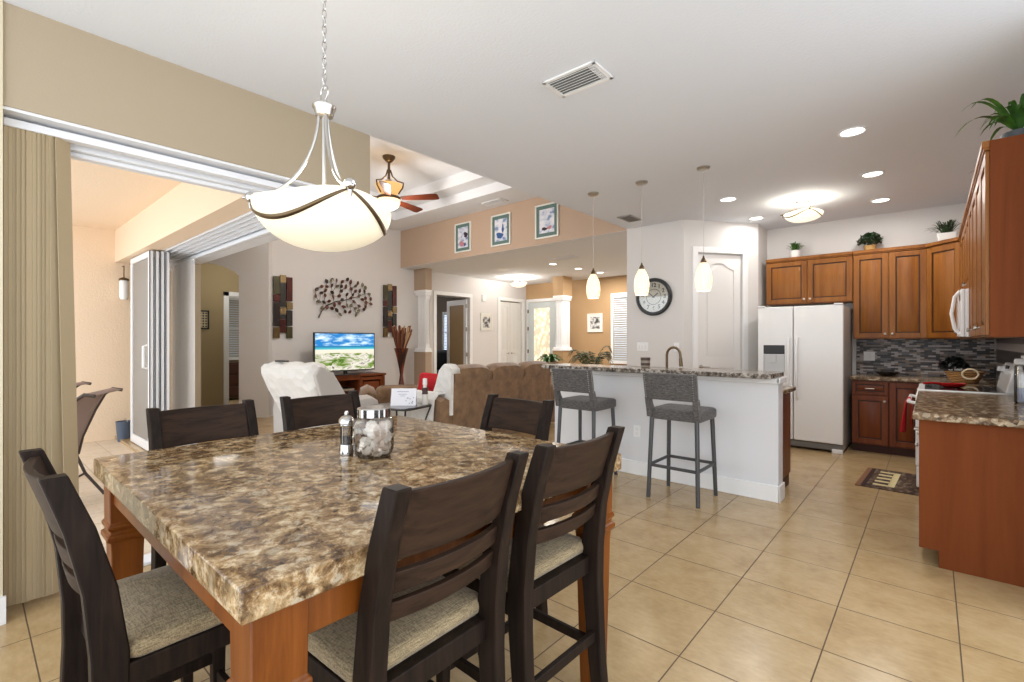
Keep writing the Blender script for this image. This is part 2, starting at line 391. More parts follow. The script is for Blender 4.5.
# hallway beyond the arch
b = MB(); b.box(-11.25, -11.1, 1.2, 3.60, 0, 3.1); b.box(-11.25, -11.1, 4.35, 5.4, 0, 3.1); b.box(-11.25, -11.1, 3.60, 4.35, 2.32, 3.1)
b.box(-11.1, -8.95, 5.25, 5.4, 0, 3.1); b.box(-11.1, -8.9, 1.2, 1.3, 0, 3.1)
struct(b.build('wall_hall', M['olive']), 'olive hallway wall beyond the arch')
wbox('ceiling_hall', M['ceil_low'], -13, -8.97, 1.2, 5.4, 3.05, 3.1)
b = MB(); b.box(-11.1, -11.07, 3.56, 3.66, 0, 2.38); b.box(-11.1, -11.07, 4.29, 4.4, 0, 2.38); b.box(-11.1, -11.07, 3.56, 4.4, 2.29, 2.38); b.box(-11.25, -11.1, 3.60, 3.63, 0, 2.32)
struct(b.build('trim_hall_door', M['trim'], bev=.004))
wbox('wall_hall_room', M['olive'], -12.6, -12.45, 3.0, 5.4, 0, 3.05)
def window(name, x0, x1, z0, z1, place, label, slats, glow=1.3):
    # local: faces -Y, frame + bright pane + blinds; place=(loc, rz)
    r = thing(name, label, 'window', place[0], place[1]); r['kind'] = 'structure'; del r['category']
    b = MB(); t = .07
    b.box(x0-t, x0, -.03, .02, z0-t, z1+t); b.box(x1, x1+t, -.03, .02, z0-t, z1+t); b.box(x0, x1, -.03, .02, z1, z1+t); b.box(x0-t-.02, x1+t+.02, -.06, .02, z0-t, z0)
    b.box(x0, x1, -.005, .01, (z0+z1)/2-.02, (z0+z1)/2+.02)
    b.build('window_frame', M['trim'], r, bev=.004)
    m_ = MB().box(x0, x1, .012, .02, z0, z1).build('pane', M.setdefault('skypane', mat('bright_daylight_pane', lin(225, 238, 250), .3, emit=glow, ecol=lin(222, 236, 255))), r)
    if slats:
        b = MB(); n = int((z1-z0)/.055)
        for i in range(n):
            z = z0+.02+i*(z1-z0-.03)/n
            b.at((0, 0, z), rx=.9); b.box(x0+.01, x1-.01, -.05, -.002, -.002, .002)
        b.at(); b.box(x0+.005, x1-.005, -.055, -.005, z1-.05, z1)
        b.build('blind_slats', M['slat'], r)
    return r
window('window_1', -.55, .3, .97, 2.36, ((-12.44, 4.35, 0), PI/2), 'hallway window with white slatted blinds', True)
t = thing('dresser', 'dark brown dresser under the hallway window beyond the arch', 'dresser', (-12.2, 4.3, 0), PI/2)
MB().box(-.5, .5, -.22, .22, .06, .86).build('body', M['cab_dark'], t, bev=.01)
for k in range(3): MB().box(-.47, .47, -.245, -.215, .1+k*.25, .32+k*.25).build('drawer', M['cab_dark'], t, bev=.008)
t = thing('lattice_plaque', 'small square black lattice plaque on the olive hallway wall', 'wall art', (-11.09, 3.165, 1.78), PI/2)
b = MB(); b.box(-.13, .13, -.02, 0, -.19, -.16); b.box(-.13, .13, -.02, 0, .16, .19); b.box(-.13, -.1, -.02, 0, -.19, .19); b.box(.1, .13, -.02, 0, -.19, .19)
b.build('plaque_frame', M['black'], t)
MB().box(-.1, .1, -.012, 0, -.16, .16).build('backing', mat('plaque_cream', lin(196, 184, 150), .7), t)
b = MB()
for i in range(4):
    for j in range(6): b.at((-.075+i*.05, -.014, -.133+j*.053), ry=PI/4); b.box(-.014, .014, -.004, .004, -.014, .014)
b.at(); b.build('lattice', M['black'], t)

# TV wall + foyer left wall
b = MB(); b.box(-9.08, -8.93, 3.66, 7.45, 0, 4.3); b.box(-9.08, -8.93, 8.55, 9.70, 0, 3.1); b.box(-9.08, -8.93, 7.45, 8.55, 2.46, 4.3); b.box(-9.08, -8.93, 9.7, 10.65, 2.46, 3.1); b.box(-9.08, -8.93, 10.65, 11.2, 0, 3.1)
struct(b.build('wall_living', M['living_wall']), 'long pale grey wall behind the television and foyer')
b = MB(); b.box(-8.93, -8.91, 3.68, 7.3, 0, .13); b.box(-8.93, -8.91, 8.68, 9.6, 0, .13)
struct(b.build('baseboard_living', M['trim'], bev=.004))
wbox('wall_soffit', M['peach_wall'], -8.93, -3.38, 6.43, 6.62, 2.984, 4.3, label='peach upper wall between living room and foyer')
# foyer walls
wbox('wall_front', M['gold_wall'], -9.1, -3.3, 10.83, 10.98, 0, 3.05, label='golden tan front wall of the foyer')
struct(MB().box(-3.38, -3.23, 6.58, 10.9, 0, 3.05).build('wall_dining', M['white_wall']))
def casing(name, pl, x0, x1, z1, w_=.09, d=.025):
    r = bpy.data.objects.new(name, None)
    b = MB(); b.at(pl[0], pl[1]); b.box(x0-w_, x0, -d, 0, 0, z1+w_); b.box(x1, x1+w_, -d, 0, 0, z1+w_); b.box(x0, x1, -d, 0, z1, z1+w_)
    return struct(b.build(name, M['trim'], bev=.006))
casing('trim_bedroom_door', ((-8.93, 8.0, 0), PI/2), -.55, .55, 2.46)
casing('trim_closet_door', ((-8.93, 10.17, 0), PI/2), -.47, .48, 2.46)
def panel_door(name, x0, x1, z1, place, label, m, arch=False, handle='right', panels=((.12, .95), (1.08, 2.3))):
    r = thing(name, label, 'door', place[0], place[1]); r['kind'] = 'structure'; del r['category']
    b = MB(); W = x1-x0; st = .11
    b.box(x0, x1, 0, .035, .01, z1)
    b.box(x0, x0+st, -.012, 0, .01, z1); b.box(x1-st, x1, -.012, 0, .01, z1)
    zs = [.01] + [q for p in panels for q in p] + [z1]
    for a, c_ in zip(zs[0::2], zs[1::2]): b.box(x0+st, x1-st, -.012, 0, a, c_)
    for i, (a, c_) in enumerate(panels):
        if arch and i == len(panels)-1:
            n = 14; pts = [(x0+st+.05, a+.04), (x1-st-.05, a+.04)]; 
            up = lambda q: c_-.13+.10*(.5-.5*math.cos(2*PI*q))
            pts += [(x1-st-.05-(W-2*st-.1)*k/n, up(k/n)) for k in range(n+1)]
            b.prism(pts, -.011, 0, 'y')
            tp = [(x1-st-(W-2*st)*k/n, up(k/n)+.05) for k in range(n+1)]
            for p, q in zip(tp, tp[1:]): b.prism([(p[0], p[1]), (q[0], q[1]), (q[0], c_), (p[0], c_)], -.012, 0, 'y')
        else: b.frustum(x0+st+.03, x1-st-.03, -.014, 0, a+.03, c_-.03, .035)
    b.build('door_leaf', m, r, bev=.003)
    hx = x1-.06 if handle == 'right' else x0+.06
    b = MB(); b.at((hx, -.012, 1.0), rx=PI/2); b.lathe([(.001, 0), (.028, 0), (.028, .008), (.01, .012), (.01, .03)], n=16)
    b.at(); b.tube([(hx, -.045, 1.0), (hx-.05*(1 if handle == 'right' else -1), -.05, 1.0), (hx-.11*(1 if handle == 'right' else -1), -.048, .998)], .009)
    b.build('door_handle', M['nickel'], r, smooth=True)
    return r
# closet double door: two leaves
panel_door('door_1', -.46, 0, 2.44, ((-8.99, 10.17, 0), PI/2), 'left leaf of the white panelled foyer closet door', M['trim2'])
panel_door('door_2', .01, .47, 2.44, ((-8.99, 10.17, 0), PI/2), 'right leaf of the white panelled foyer closet door', M['trim2'], handle='left')
# bedroom beyond door
b = MB(); b.box(-13, -9.08, 6.6, 6.75, 0, 3); b.box(-13.1, -13, 6.6, 12.2, 0, 3); b.box(-13, -9.08, 12.1, 12.2, 0, 3)
struct(b.build('wall_bedroom', M['bedroom']), 'dark taupe walls of the bedroom beyond the foyer')
wbox('ceiling_bedroom', M['ceil_low'], -13.1, -9.08, 6.6, 12.2, 2.9, 3)
wbox('floor_bedroom', M['floor'], -13.1, -9.08, 6.6, 12.2, -.1, 0)
window('window_2', -.32, .32, 1.02, 2.3, ((-12.98, 11.5, 0), PI/2), 'bedroom window with white slatted blinds seen through the doorway', True)
r = thing('door_3', 'white framed bronze glass door standing open in the bedroom doorway', 'door', (-9.0, 8.52, 0), math.radians(172)); r['kind'] = 'structure'; del r['category']
b = MB(); b.box(0, .12, -.02, .02, .02, 2.42); b.box(.78, .9, -.02, .02, .02, 2.42); b.box(.12, .78, -.02, .02, 2.28, 2.42); b.box(.12, .78, -.02, .02, .02, .24)
b.build('door_frame', M['trim'], r, bev=.004)
MB().box(.12, .78, -.006, .006, .24, 2.28).build('pane', mat('bronze_pane', lin(170, 142, 104), .35), r)
b = MB(); [b.box(-.03, .01, -.03, .03, z, z+.1) for z in (.25, .95, 1.6, 2.2)]; b.build('hinge', M['nickel'], r)
# front door
casing('trim_front_door', ((-8.32, 10.83, 0), 0), -.5, .5, 2.46)
r = thing('door_4', 'pale grey front door with tall leaded glass pane', 'door', (-8.32, 10.80, 0)); r['kind'] = 'structure'; del r['category']
b = MB(); b.box(-.49, -.28, -.02, .02, .01, 2.45); b.box(.28, .49, -.02, .02, .01, 2.45); b.box(-.28, .28, -.02, .02, 2.28, 2.45); b.box(-.28, .28, -.02, .02, .01, .3)
b.build('door_leaf', mat('front_door_paint', lin(205, 212, 214), .4), r, bev=.005)
m = mat('leaded_glass', lin(220, 215, 195), .3, emit=.8, ecol=lin(235, 228, 205))
vo = nd(m, 'ShaderNodeTexVoronoi'); vo.inputs['Scale'].default_value = 11; lk(m, coords(m, (1, 1, .7)), vo.inputs['Vector'])
lk(m, ramp(m, vo.outputs['Distance'], [(.1, lin(245, 240, 225)), (.45, lin(214, 200, 165)), (.65, lin(140, 130, 110))]), BS(m).inputs['Emission Color'])
MB().box(-.28, .28, -.005, .005, .3, 2.28).build('pane', m, r)
b = MB(); [b.box(-.5, -.47, -.04, -.01, z, z+.1) for z in (.3, 1.0, 1.65, 2.15)]; b.build('hinge', M['bronze'], r)
window('window_3', -.1, .75, .85, 2.48, ((-5.95, 10.82, 0), 0), 'front window with white slatted blinds beside the small framed beach print', True, 2)
# columns
def column(x0, x1, y0, y1, n, lab, bm_='taupe'):
    r = bpy.data.objects.new('column', None); C.objects.link(r); tag(r, lab, 'column', 'foyer columns'); r['kind'] = 'structure'; del r['category']
    b = MB(); b.box(x0, x1, y0, y1, 2.50, 2.980); b.build('capital_block', M[bm_], r)
    MB().box(x0-.0, x1+.0, y0-.0, y1, 0, 1.10).build('pedestal', M[bm_], r)
    b = MB(); i = .06
    b.box(x0+i, x1-i, y0+i, y1-.01, 1.14, 2.46); b.box(x0-.02, x1+.02, y0-.02, y1, 1.10, 1.14); b.box(x0+.01, x1-.01, y0+.01, y1, 1.14, 1.19)
    b.box(x0-.0, x1+.0, y0-.0, y1, 2.44, 2.50); b.box(x0+.02, x1-.02, y0+.02, y1, 2.38, 2.44)
    W = x1-x0-2*i
    for k in range(3): b.box(x0+i+.02+k*W/3, x0+i+W/3-.02+k*W/3, y0+i-.012, y0+i, 1.28, 2.3)
    for k in range(2):
        D = (y1-y0-i)/2; b.box(x1-i, x1-i+.012, y0+i+.03+k*D, y0+i+D-.03+k*D, 1.28, 2.3)
    b.build('shaft', M['trim'], r, bev=.004)
column(-8.93, -8.52, 6.8, 6.98, 0, 'white fluted pilaster with taupe blocks beside the bedroom door')
column(-7.28, -6.96, 9.9, 10.3, 1, 'white panelled column with tan block top beside the front door', 'gold_wall')

# kitchen walls
wbox('wall_clock', M['white_wall'], -3.38, -2.53, 6.43, 6.58, 0, 3.0, label='white wall carrying the round clock')
pA, pB = Vector((-2.53, 6.43)), Vector((-1.84, 7.36)); pd = pB-pA; pL = pd.length; pang = math.atan2(pd.y, pd.x)
b = MB().at((pA.x, pA.y, 0), pang); b.box(0, .2, 0, .12, 0, 3.0); b.box(.9, pL, 0, .12, 0, 3.0); b.box(.2, .9, 0, .12, 2.56, 3.0)
struct(b.build('wall_pantry', M['white_wall']), 'angled white wall holding the pantry door')
wbox('wall_pantry_side', M['white_wall'], -1.96, -1.84, 7.36, 7.9, 0, 3.0)
casing('trim_pantry_door', ((pA.x, pA.y, 0), pang), .2, .9, 2.56, .08)
panel_door('door_5', .21, .89, 2.54, ((pA.x+.03*math.sin(pang)*-1, pA.y+.03*math.cos(pang), 0), pang), 'white pantry door with an arched top panel', M['trim2'], arch=True, handle='left', panels=((.14, .98), (1.12, 2.42)))
wbox('wall_back', M['white_wall'], -1.96, .7, 7.85, 8.0, 0, 3.0, label='white kitchen back wall')
wbox('wall_right', M['white_wall'], .57, .72, 3.5, 7.95, 0, 3.0, label='white kitchen right wall')
# backsplash
wbox('wall_backsplash', M['mosaic'], -.76, .57, 7.838, 7.85, .92, 1.40, label='grey linear mosaic backsplash on the back wall')
wbox('wall_backsplash_side', M['mosaic_side'], .558, .57, 3.85, 7.838, .92, 1.40, label='grey linear mosaic backsplash on the right wall')
# bar half wall
struct(MB().box(-3.28, -.97, 4.5, 4.66, 0, 1.045).build('wall_bar', M['bar_wall']), 'pale half wall under the raised breakfast bar')
b = MB(); b.box(-3.3, -.955, 4.484, 4.5, 0, .14); b.box(-.97, -.954, 4.484, 4.67, 0, .14); b.box(-3.3, -3.28, 4.484, 4.67, 0, .14)
b.box(-3.3, -.95, 4.44, 4.5, 1.0, 1.045); b.box(-.97, -.945, 4.44, 4.68, 1.0, 1.045)
struct(b.build('baseboard_bar', M['trim'], bev=.005))

# ---------------------------------------------------------------- dining table
def rr(x0, x1, y0, y1, r, z, n=5):
    P = []
    for cx, cy, a in ((x1-r, y1-r, 0), (x0+r, y1-r, 90), (x0+r, y0+r, 180), (x1-r, y0+r, 270)):
        for k in range(n+1):
            t = math.radians(a+90*k/n); P.append((cx+r*math.cos(t), cy+r*math.sin(t), z))
    return P
def cushion(b, x0, x1, y0, y1, z0, z1, r=.04, e=.02, puff=.02):
    w = min(x1-x0, y1-y0)/2
    rs = [rr(x0+e, x1-e, y0+e, y1-e, r, z0)]
    for k in range(1, 4): t = k/3*PI/2; q = e*(1-math.sin(t)); rs.append(rr(x0+q, x1-q, y0+q, y1-q, r, z0+e*(1-math.cos(t))))
    for k in range(0, 4): t = k/3*PI/2; q = e*(1-math.cos(t)); rs.append(rr(x0+q, x1-q, y0+q, y1-q, r, z1-e+e*math.sin(t)))
    for f_ in (.25, .5, .8): q = e+(w-e)*f_; rs.append(rr(x0+q, x1-q, y0+q, y1-q, max(r*(1-f_), .001), z1+puff*(1-(1-f_)**2)))
    return b.loft(rs)

TX, TY = -1.635, 1.005
t = thing('dining_table', 'large counter-height dining table with brown marble top and cherry legs', 'table', (TX, TY, 0))
b = MB(); b.box(-.725, .725, -.685, .685, .858, .92); b.build('tabletop', M['marble'], t, bev=.004)
b = MB(); 
for s_ in (-1, 1): b.box(-.64, .64, s_*.635-.012, s_*.635+.012, .765, .858); b.box(s_*.675-.012, s_*.675+.012, -.63, .63, .765, .858)
b.build('apron', M['table_wood'], t, bev=.003)
for sx in (-1, 1):
    for sy in (-1, 1):
        cx, cy = sx*.645, sy*.605; b = MB()
        sq = lambda h, z: [(cx-h, cy-h, z), (cx+h, cy-h, z), (cx+h, cy+h, z), (cx-h, cy+h, z)]
        b.loft([sq(.03, 0), sq(.037, .04), sq(.048, .59), sq(.050, .625), sq(.062, .635), sq(.062, .652), sq(.052, .658), sq(.052, .67), sq(.06, .676), sq(.06, .688), sq(.053, .695), sq(.055, .858)])
        b.build('leg', M['table_wood'], t, bev=.003)

# ---------------------------------------------------------------- dining chairs (face +Y)
def make_chair():
    t = thing('dining_chair', '-', 'chair', (0, 0, 0), 0, 'counter chairs around the marble table')
    prof = [(0, -.215, .024), (.25, -.188, .027), (.5, -.172, .034), (.62, -.172, .036), (.78, -.19, .032), (.93, -.226, .028), (1.06, -.27, .024)]
    for s_ in (-1, 1):
        x = s_*.198; b = MB()
        b.loft([[(x-.021, y-d, z), (x+.021, y-d, z), (x+.021, y+d, z), (x-.021, y+d, z)] for z, y, d in prof])
        b.build('back_post', M['chair_wood'], t, bev=.004)
    def rail(z0, z1, y0, y1, th, bow=.028):
        b = MB(); n = 10; rings = []
        for k in range(n+1):
            u = -1+2*k/n; x = u*.18; q = -bow*(1-u*u)
            rings.append([(x, y0+q-th, z0), (x, y0+q+th, z0), (x, y1+q+th, z1), (x, y1+q-th, z1)])
        return b.loft(rings)
    rail(.885, 1.045, -.212, -.262, .010).build('top_rail', M['chair_rail'], t, bev=.003)
    rail(.806, .856, -.193, -.204, .011).build('slat', M['chair_rail'], t, bev=.003)
    rail(.738, .784, -.180, -.190, .010).build('slat', M['chair_rail'], t, bev=.003)
    for s_ in (-1, 1):
        x = s_*.198; b = MB()
        b.loft([[(x-h, .19-h, z), (x+h, .19-h, z), (x+h, .19+h, z), (x-h, .19+h, z)] for z, h in ((0, .016), (.3, .02), (.56, .022))])
        b.build('leg', M['chair_wood'], t, bev=.003)
    b = MB(); b.box(-.215, -.19, -.16, .21, .525, .585); b.box(.19, .215, -.16, .21, .525, .585); b.box(-.215, .215, .188, .212, .525, .585); b.box(-.19, .19, -.17, -.15, .525, .585); b.box(-.2, .2, -.155, .195, .57, .585)
    b.build('seat_frame', M['chair_wood'], t, bev=.003)
    b = MB(); cushion(b, -.215, .215, -.145, .22, .583, .632, .03, .02, .022); b.build('seat', M['seat_fab'], t, smooth=True)
    b = MB(); b.box(-.18, .18, .18, .2, .19, .225); b.build('stretcher', M['chair_wood'], t, bev=.003)
    b = MB(); b.box(-.18, .18, -.196, -.178, .29, .325); b.build('stretcher', M['chair_wood'], t, bev=.003)
    for s_ in (-1, 1): b = MB(); b.box(s_*.198-.009, s_*.198+.009, -.18, .18, .25, .285); b.build('stretcher', M['chair_wood'], t, bev=.003)
    return t
c0 = make_chair()
CH = [((-1.10, .775), PI/2+.03, 'dark wooden counter chair with grey seat, largest and nearest the camera, back to us'),
      ((-1.10, 1.305), PI/2-.02, 'dark wooden counter chair with grey seat by the far right table corner, back to us'),
      ((-1.665, .395), .02, 'dark wooden counter chair with grey seat at the left end beside the vertical blinds'),
      ((-2.33, .755), -PI/2+.02, 'dark wooden counter chair behind the table, in front of the stacked sliding doors'),
      ((-2.33, 1.325), -PI/2-.02, 'dark wooden counter chair behind the table, in front of the white quilted recliner'),
      ((-1.655, 1.675), PI-.03, 'dark wooden counter chair at the far table end, in front of the tan sofa')]
for i, (p, a, lab) in enumerate(CH):
    if i == 0: c0.location = (p[0], p[1], 0); c0.rotation_euler = (0, 0, a); c0['label'] = lab
    else: dup(c0, (p[0], p[1], 0), a, lab)

# ---------------------------------------------------------------- bar stools (face +Y)
def make_stool():
    t = thing('bar_stool', '-', 'bar stool', (0, 0, 0), 0, 'tweed bar stools at the breakfast bar')
    b = MB(); cushion(b, -.23, .23, -.2, .22, .68, .775, .04, .025, .015); b.build('seat', M['stool_fab'], t, smooth=True)
    b = MB(); rs = []
    for z, y, h, d in ((.86, -.235, .212, .032), (.87, -.236, .222, .036), (.97, -.255, .226, .034), (1.075, -.278, .228, .03), (1.085, -.28, .22, .022)):
        rs.append(rr(-h, h, y-d, y+d, .02, z))
    b.loft(rs); b.build('backrest', M['stool_fab'], t, smooth=True)
    for s_ in (-1, 1):
        b = MB(); b.loft([[(s_*.205-.022, y-d, z), (s_*.205+.022, y-d, z), (s_*.205+.022, y+d, z), (s_*.205-.022, y+d, z)] for z, y, d in ((.70, -.17, .05), (.76, -.185, .045), (.82, -.215, .034), (.88, -.232, .03))])
        b.build('back_bracket', M['stool_fab'], t, bev=.006)
    b = MB()
    for s_ in (-1, 1):
        for k in range(12): z = .87+k*.0175; b.ball((s_*.231, -.255-(z-.87)*.22+.012, z), .004, n=6)
        for k in range(11): z = .88+k*.019; b.ball((s_*.205, -.272-(z-.87)*.2, z), .004, n=6)
    b.build('nailheads', M['nickel'], t)
    for s_ in (-1, 1):
        for yy in (-.19, .19):
            b = MB(); b.tube([(s_*.215, yy*1.12, 0), (s_*.195, yy*.95, .69)], [.017, .019], 12); b.build('leg', M['stool_metal'], t, smooth=True)
    z = .27
    for s_ in (-1, 1): b = MB(); b.box(s_*.207-.008, s_*.207+.008, -.2, .2, z, z+.026); b.build('stretcher', M['stool_metal'], t, bev=.003)
    for yy in (-.205, .205): b = MB(); b.box(-.2, .2, yy-.008, yy+.008, z, z+.026); b.build('stretcher', M['stool_metal'], t, bev=.003)
    return t
s0 = make_stool(); s0.location = (-1.645, 4.14, 0); s0['label'] = 'grey tweed bar stool with nailhead trim nearest the open end of the bar'
dup(s0, (-2.63, 4.15, 0), 0, 'grey tweed bar stool with nailhead trim beside the tan sofa, farther from the bar end')

# ---------------------------------------------------------------- kitchen cabinets
def door_part(p, x0, x1, z0, z1, m, knob=None, name='door', y=-.02):
    b = MB(); f_ = .06 if (z1-z0) > .25 else .035
    b.box(x0, x0+f_, y, 0, z0, z1); b.box(x1-f_, x1, y, 0, z0, z1); b.box(x0+f_, x1-f_, y, 0, z0, z0+f_); b.box(x0+f_, x1-f_, y, 0, z1-f_, z1)
    b.mi = 1; b.box(x0+f_, x1-f_, -.006, 0, z0+f_, z1-f_); b.mi = 0
    b.frustum(x0+f_+.012, x1-f_-.012, y+.004, -.006, z0+f_+.012, z1-f_-.012, .022)
    o = b.build(name, [m, M['glaze']], p, bev=.004)
    if knob:
        b = MB()
        if knob[2] == 'pull': b.tube([(knob[0]-.045, y, knob[1]), (knob[0]-.04, y-.025, knob[1]), (knob[0]+.04, y-.025, knob[1]), (knob[0]+.045, y, knob[1])], .006)
        else: b.at((knob[0], y, knob[1]), rx=PI/2); b.lathe([(.006, 0), (.006, .012), (.015, .018), (.015, .026), (.004, .03)], n=14)
        b.build('knob' if knob[2] != 'pull' else 'handle', M['nickel'], o, smooth=True)
    return o
def cabinet(label, loc, rz, W, D, z0, z1, doors, m, drawer=False, toe=False, crown=True, grp=None, name='wall_cabinet'):
    t = thing(name, label, 'cabinet', loc, rz, grp)
    b = MB()
    if toe: b.box(0, W, 0, D, z0+.1, z1)
    else: b.box(0, W, 0, D, z0, z1)
    b.build('body', m, t, bev=.002)
    if toe: MB().box(.0, W, .07, D, z0, z0+.1).build('toe_kick', M['cab_dark'], t)
    if crown:
        b = MB(); b.box(-.0, W, -.035, .02, z1-.035, z1+.005); b.box(0, W, -.027, .02, z1-.05, z1-.035); b.build('crown_moulding', m, t, bev=.004)
    zz0 = z0+(.115 if toe else .012); zz1 = z1-(.055 if crown else .015)
    n = doors; w_ = W/n
    for k in range(n):
        x0, x1 = k*w_+.006, (k+1)*w_-.006
        top = zz1
        if drawer:
            top = zz1-.17; door_part(t, x0, x1, top+.012, zz1, m, ((x0+x1)/2, (top+zz1)/2, 'pull'), 'drawer')
        kx = x1-.03 if (k == 0) else x0+.03
        if n == 1: kx = x1-.03
        door_part(t, x0, x1, zz0, top, m, (kx, (zz0+.05) if not toe else top-.06, 'knob'))
    return t
G1 = 'wooden wall cabinets'
cabinet('short two-door wooden cabinet above the white refrigerator', (-1.775, 7.53, 0), 0, 1.01, .32, 1.86, 2.5, 2, M['cab'], grp=G1)
cabinet('tall two-door wooden wall cabinet between refrigerator cabinet and corner', (-.762, 7.53, 0), 0, .722, .32, 1.38, 2.5, 2, M['cab'], grp=G1)
# diagonal corner cabinet
L45 = math.hypot(.285, .285)
t = thing('corner_cabinet', 'wooden corner wall cabinet with one diagonal door beside the microwave', 'cabinet', (-.038, 7.528, 0), -PI/4, G1)
b = MB(); h = L45/2; b.prism([(0, 0), (L45, 0), (L45+.222, .222), (h, .62), (-.222, .222)], 1.38, 2.5, 'z'); b.build('body', M['cab'], t)
b = MB(); b.box(-.015, L45+.015, -.035, .02, 2.465, 2.505); b.build('crown_moulding', M['cab'], t, bev=.004)
door_part(t, .006, L45-.006, 1.392, 2.445, M['cab'], (L45-.035, 1.45, 'knob'))
XR = .25
def rcab(lab, ya, yb, z0=1.38, n=2, mm='cab'): return cabinet(lab, (XR, yb, 0), -PI/2, yb-ya, .318, z0, 2.5, n, M[mm], grp=G1)
rcab('narrow wooden wall cabinet on the right wall beyond the microwave', 6.30, 7.235)
rcab('short wooden wall cabinet directly above the microwave', 5.53, 6.295, 1.80)
rcab('two-door wooden wall cabinet just in front of the microwave', 4.70, 5.525)
rn = rcab('two-door wooden wall cabinet at the right frame edge with big brown end panel', 3.86, 4.695)
MB().box(.835, .845, -.002, .318, 1.38, 2.5).build('end_panel', M['cab_end'], rn, bev=.002)
G2 = 'wooden base cabinets'
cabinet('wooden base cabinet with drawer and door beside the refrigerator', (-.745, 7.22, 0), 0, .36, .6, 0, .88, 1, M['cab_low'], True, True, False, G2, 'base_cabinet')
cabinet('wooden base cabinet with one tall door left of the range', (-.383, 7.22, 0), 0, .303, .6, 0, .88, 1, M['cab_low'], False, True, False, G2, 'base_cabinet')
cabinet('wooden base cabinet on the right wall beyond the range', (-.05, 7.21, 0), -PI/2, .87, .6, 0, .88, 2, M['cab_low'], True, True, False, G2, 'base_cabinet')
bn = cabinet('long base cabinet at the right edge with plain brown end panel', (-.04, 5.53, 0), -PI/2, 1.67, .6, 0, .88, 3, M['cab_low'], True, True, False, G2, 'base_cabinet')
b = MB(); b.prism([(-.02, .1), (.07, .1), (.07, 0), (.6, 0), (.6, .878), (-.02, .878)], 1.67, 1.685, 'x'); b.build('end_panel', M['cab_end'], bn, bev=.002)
# worktops
t = MB(); t.box(-.762, .568, 7.17, 7.836, .88, .92); t.box(-.09, .568, 6.335, 7.17, .88, .92)
tag(t.build('granite_countertop', M['granite'], bev=.008), 'brown granite worktop along the back wall into the corner', 'countertop')
t = MB(); t.box(-.09, .568, 3.80, 5.535, .88, .922)
tag(t.build('granite_countertop', M['granite'], bev=.008, segs=3), 'polished brown granite worktop at the right edge on the end-panel cabinet', 'countertop')
t = MB(); t.box(-3.30, -.975, 4.27, 4.735, 1.046, 1.088)
tag(t.build('granite_countertop', M['granite_bar'], bev=.008, segs=3), 'grey granite top of the raised breakfast bar', 'countertop')
t = thing('sink_cabinet', 'brown base cabinet run behind the breakfast bar half wall', 'cabinet', (-1.02, 5.22, 0), PI)
b = MB(); b.box(0, 2.2, 0, .555, .1, .88); b.build('body', M['cab_low'], t, bev=.002)
MB().box(0, 2.2, .07, .56, 0, .1).build('toe_kick', M['cab_dark'], t)
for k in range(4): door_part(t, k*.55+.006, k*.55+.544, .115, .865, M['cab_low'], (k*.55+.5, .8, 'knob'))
t = MB(); t.box(-3.25, -.98, 4.662, 5.25, .88, .92); tag(t.build('granite_countertop', M['granite'], bev=.006), 'lower granite worktop behind the breakfast bar', 'countertop')

# ---------------------------------------------------------------- refrigerator
t = thing('refrigerator', 'white side-by-side refrigerator with black-topped ice dispenser', 'refrigerator', (-1.73, 6.9, 0))
MB().box(0, .935, .085, .86, .03, 1.78).build('body', M['appl_side'], t, bev=.006)
spl = .41
b = MB(); b.box(0, spl-.004, 0, .08, .11, 1.79); dl = b.build('door', M['appl'], t, bev=.012, segs=3)
b = MB(); b.box(spl+.004, .935, 0, .08, .11, 1.79); dr = b.build('door', M['appl'], t, bev=.012, segs=3)
def fh(x, p):
    b = MB(); b.tube([(x, 0, .62), (x, -.035, .66), (x, -.048, .9), (x, -.048, 1.15), (x, -.035, 1.36), (x, 0, 1.40)], .013, 10); b.build('handle', M['appl'], p, smooth=True)
fh(spl-.045, dl); fh(spl+.045, dr)
b = MB(); b.box(.07, .315, -.006, .0, 1.185, 1.30); b.build('dispenser_panel', M['black'], dl, bev=.003)
m = mat('dispenser_grey', lin(196, 198, 200), .35)
b = MB(); b.box(.07, .315, -.004, .0, .97, 1.18); b.box(.07, .085, -.014, 0, .97, 1.18); b.box(.3, .315, -.014, 0, .97, 1.18); b.box(.07, .315, -.014, 0, .96, .975); b.box(.16, .22, -.02, 0, 1.08, 1.17)
b.build('dispenser_recess', m, dl, bev=.002)
b = MB(); b.box(.01, .925, .02, .08, .03, .1)
for k in range(24): b.box(.05+k*.035, .073+k*.035, .012, .02, .045, .085)
b.build('grille', mat('grille_grey', lin(120, 118, 114), .5), t)
b = MB(); b.box(.84, .93, -.01, .06, 1.79, 1.81); b.box(0, .09, -.01, .06, 1.79, 1.81); b.box(.82, .93, .0, .06, .0, .05); b.box(0, .1, .0, .06, 0, .05); b.build('hinge_cover', M['appl'], t, bev=.004)

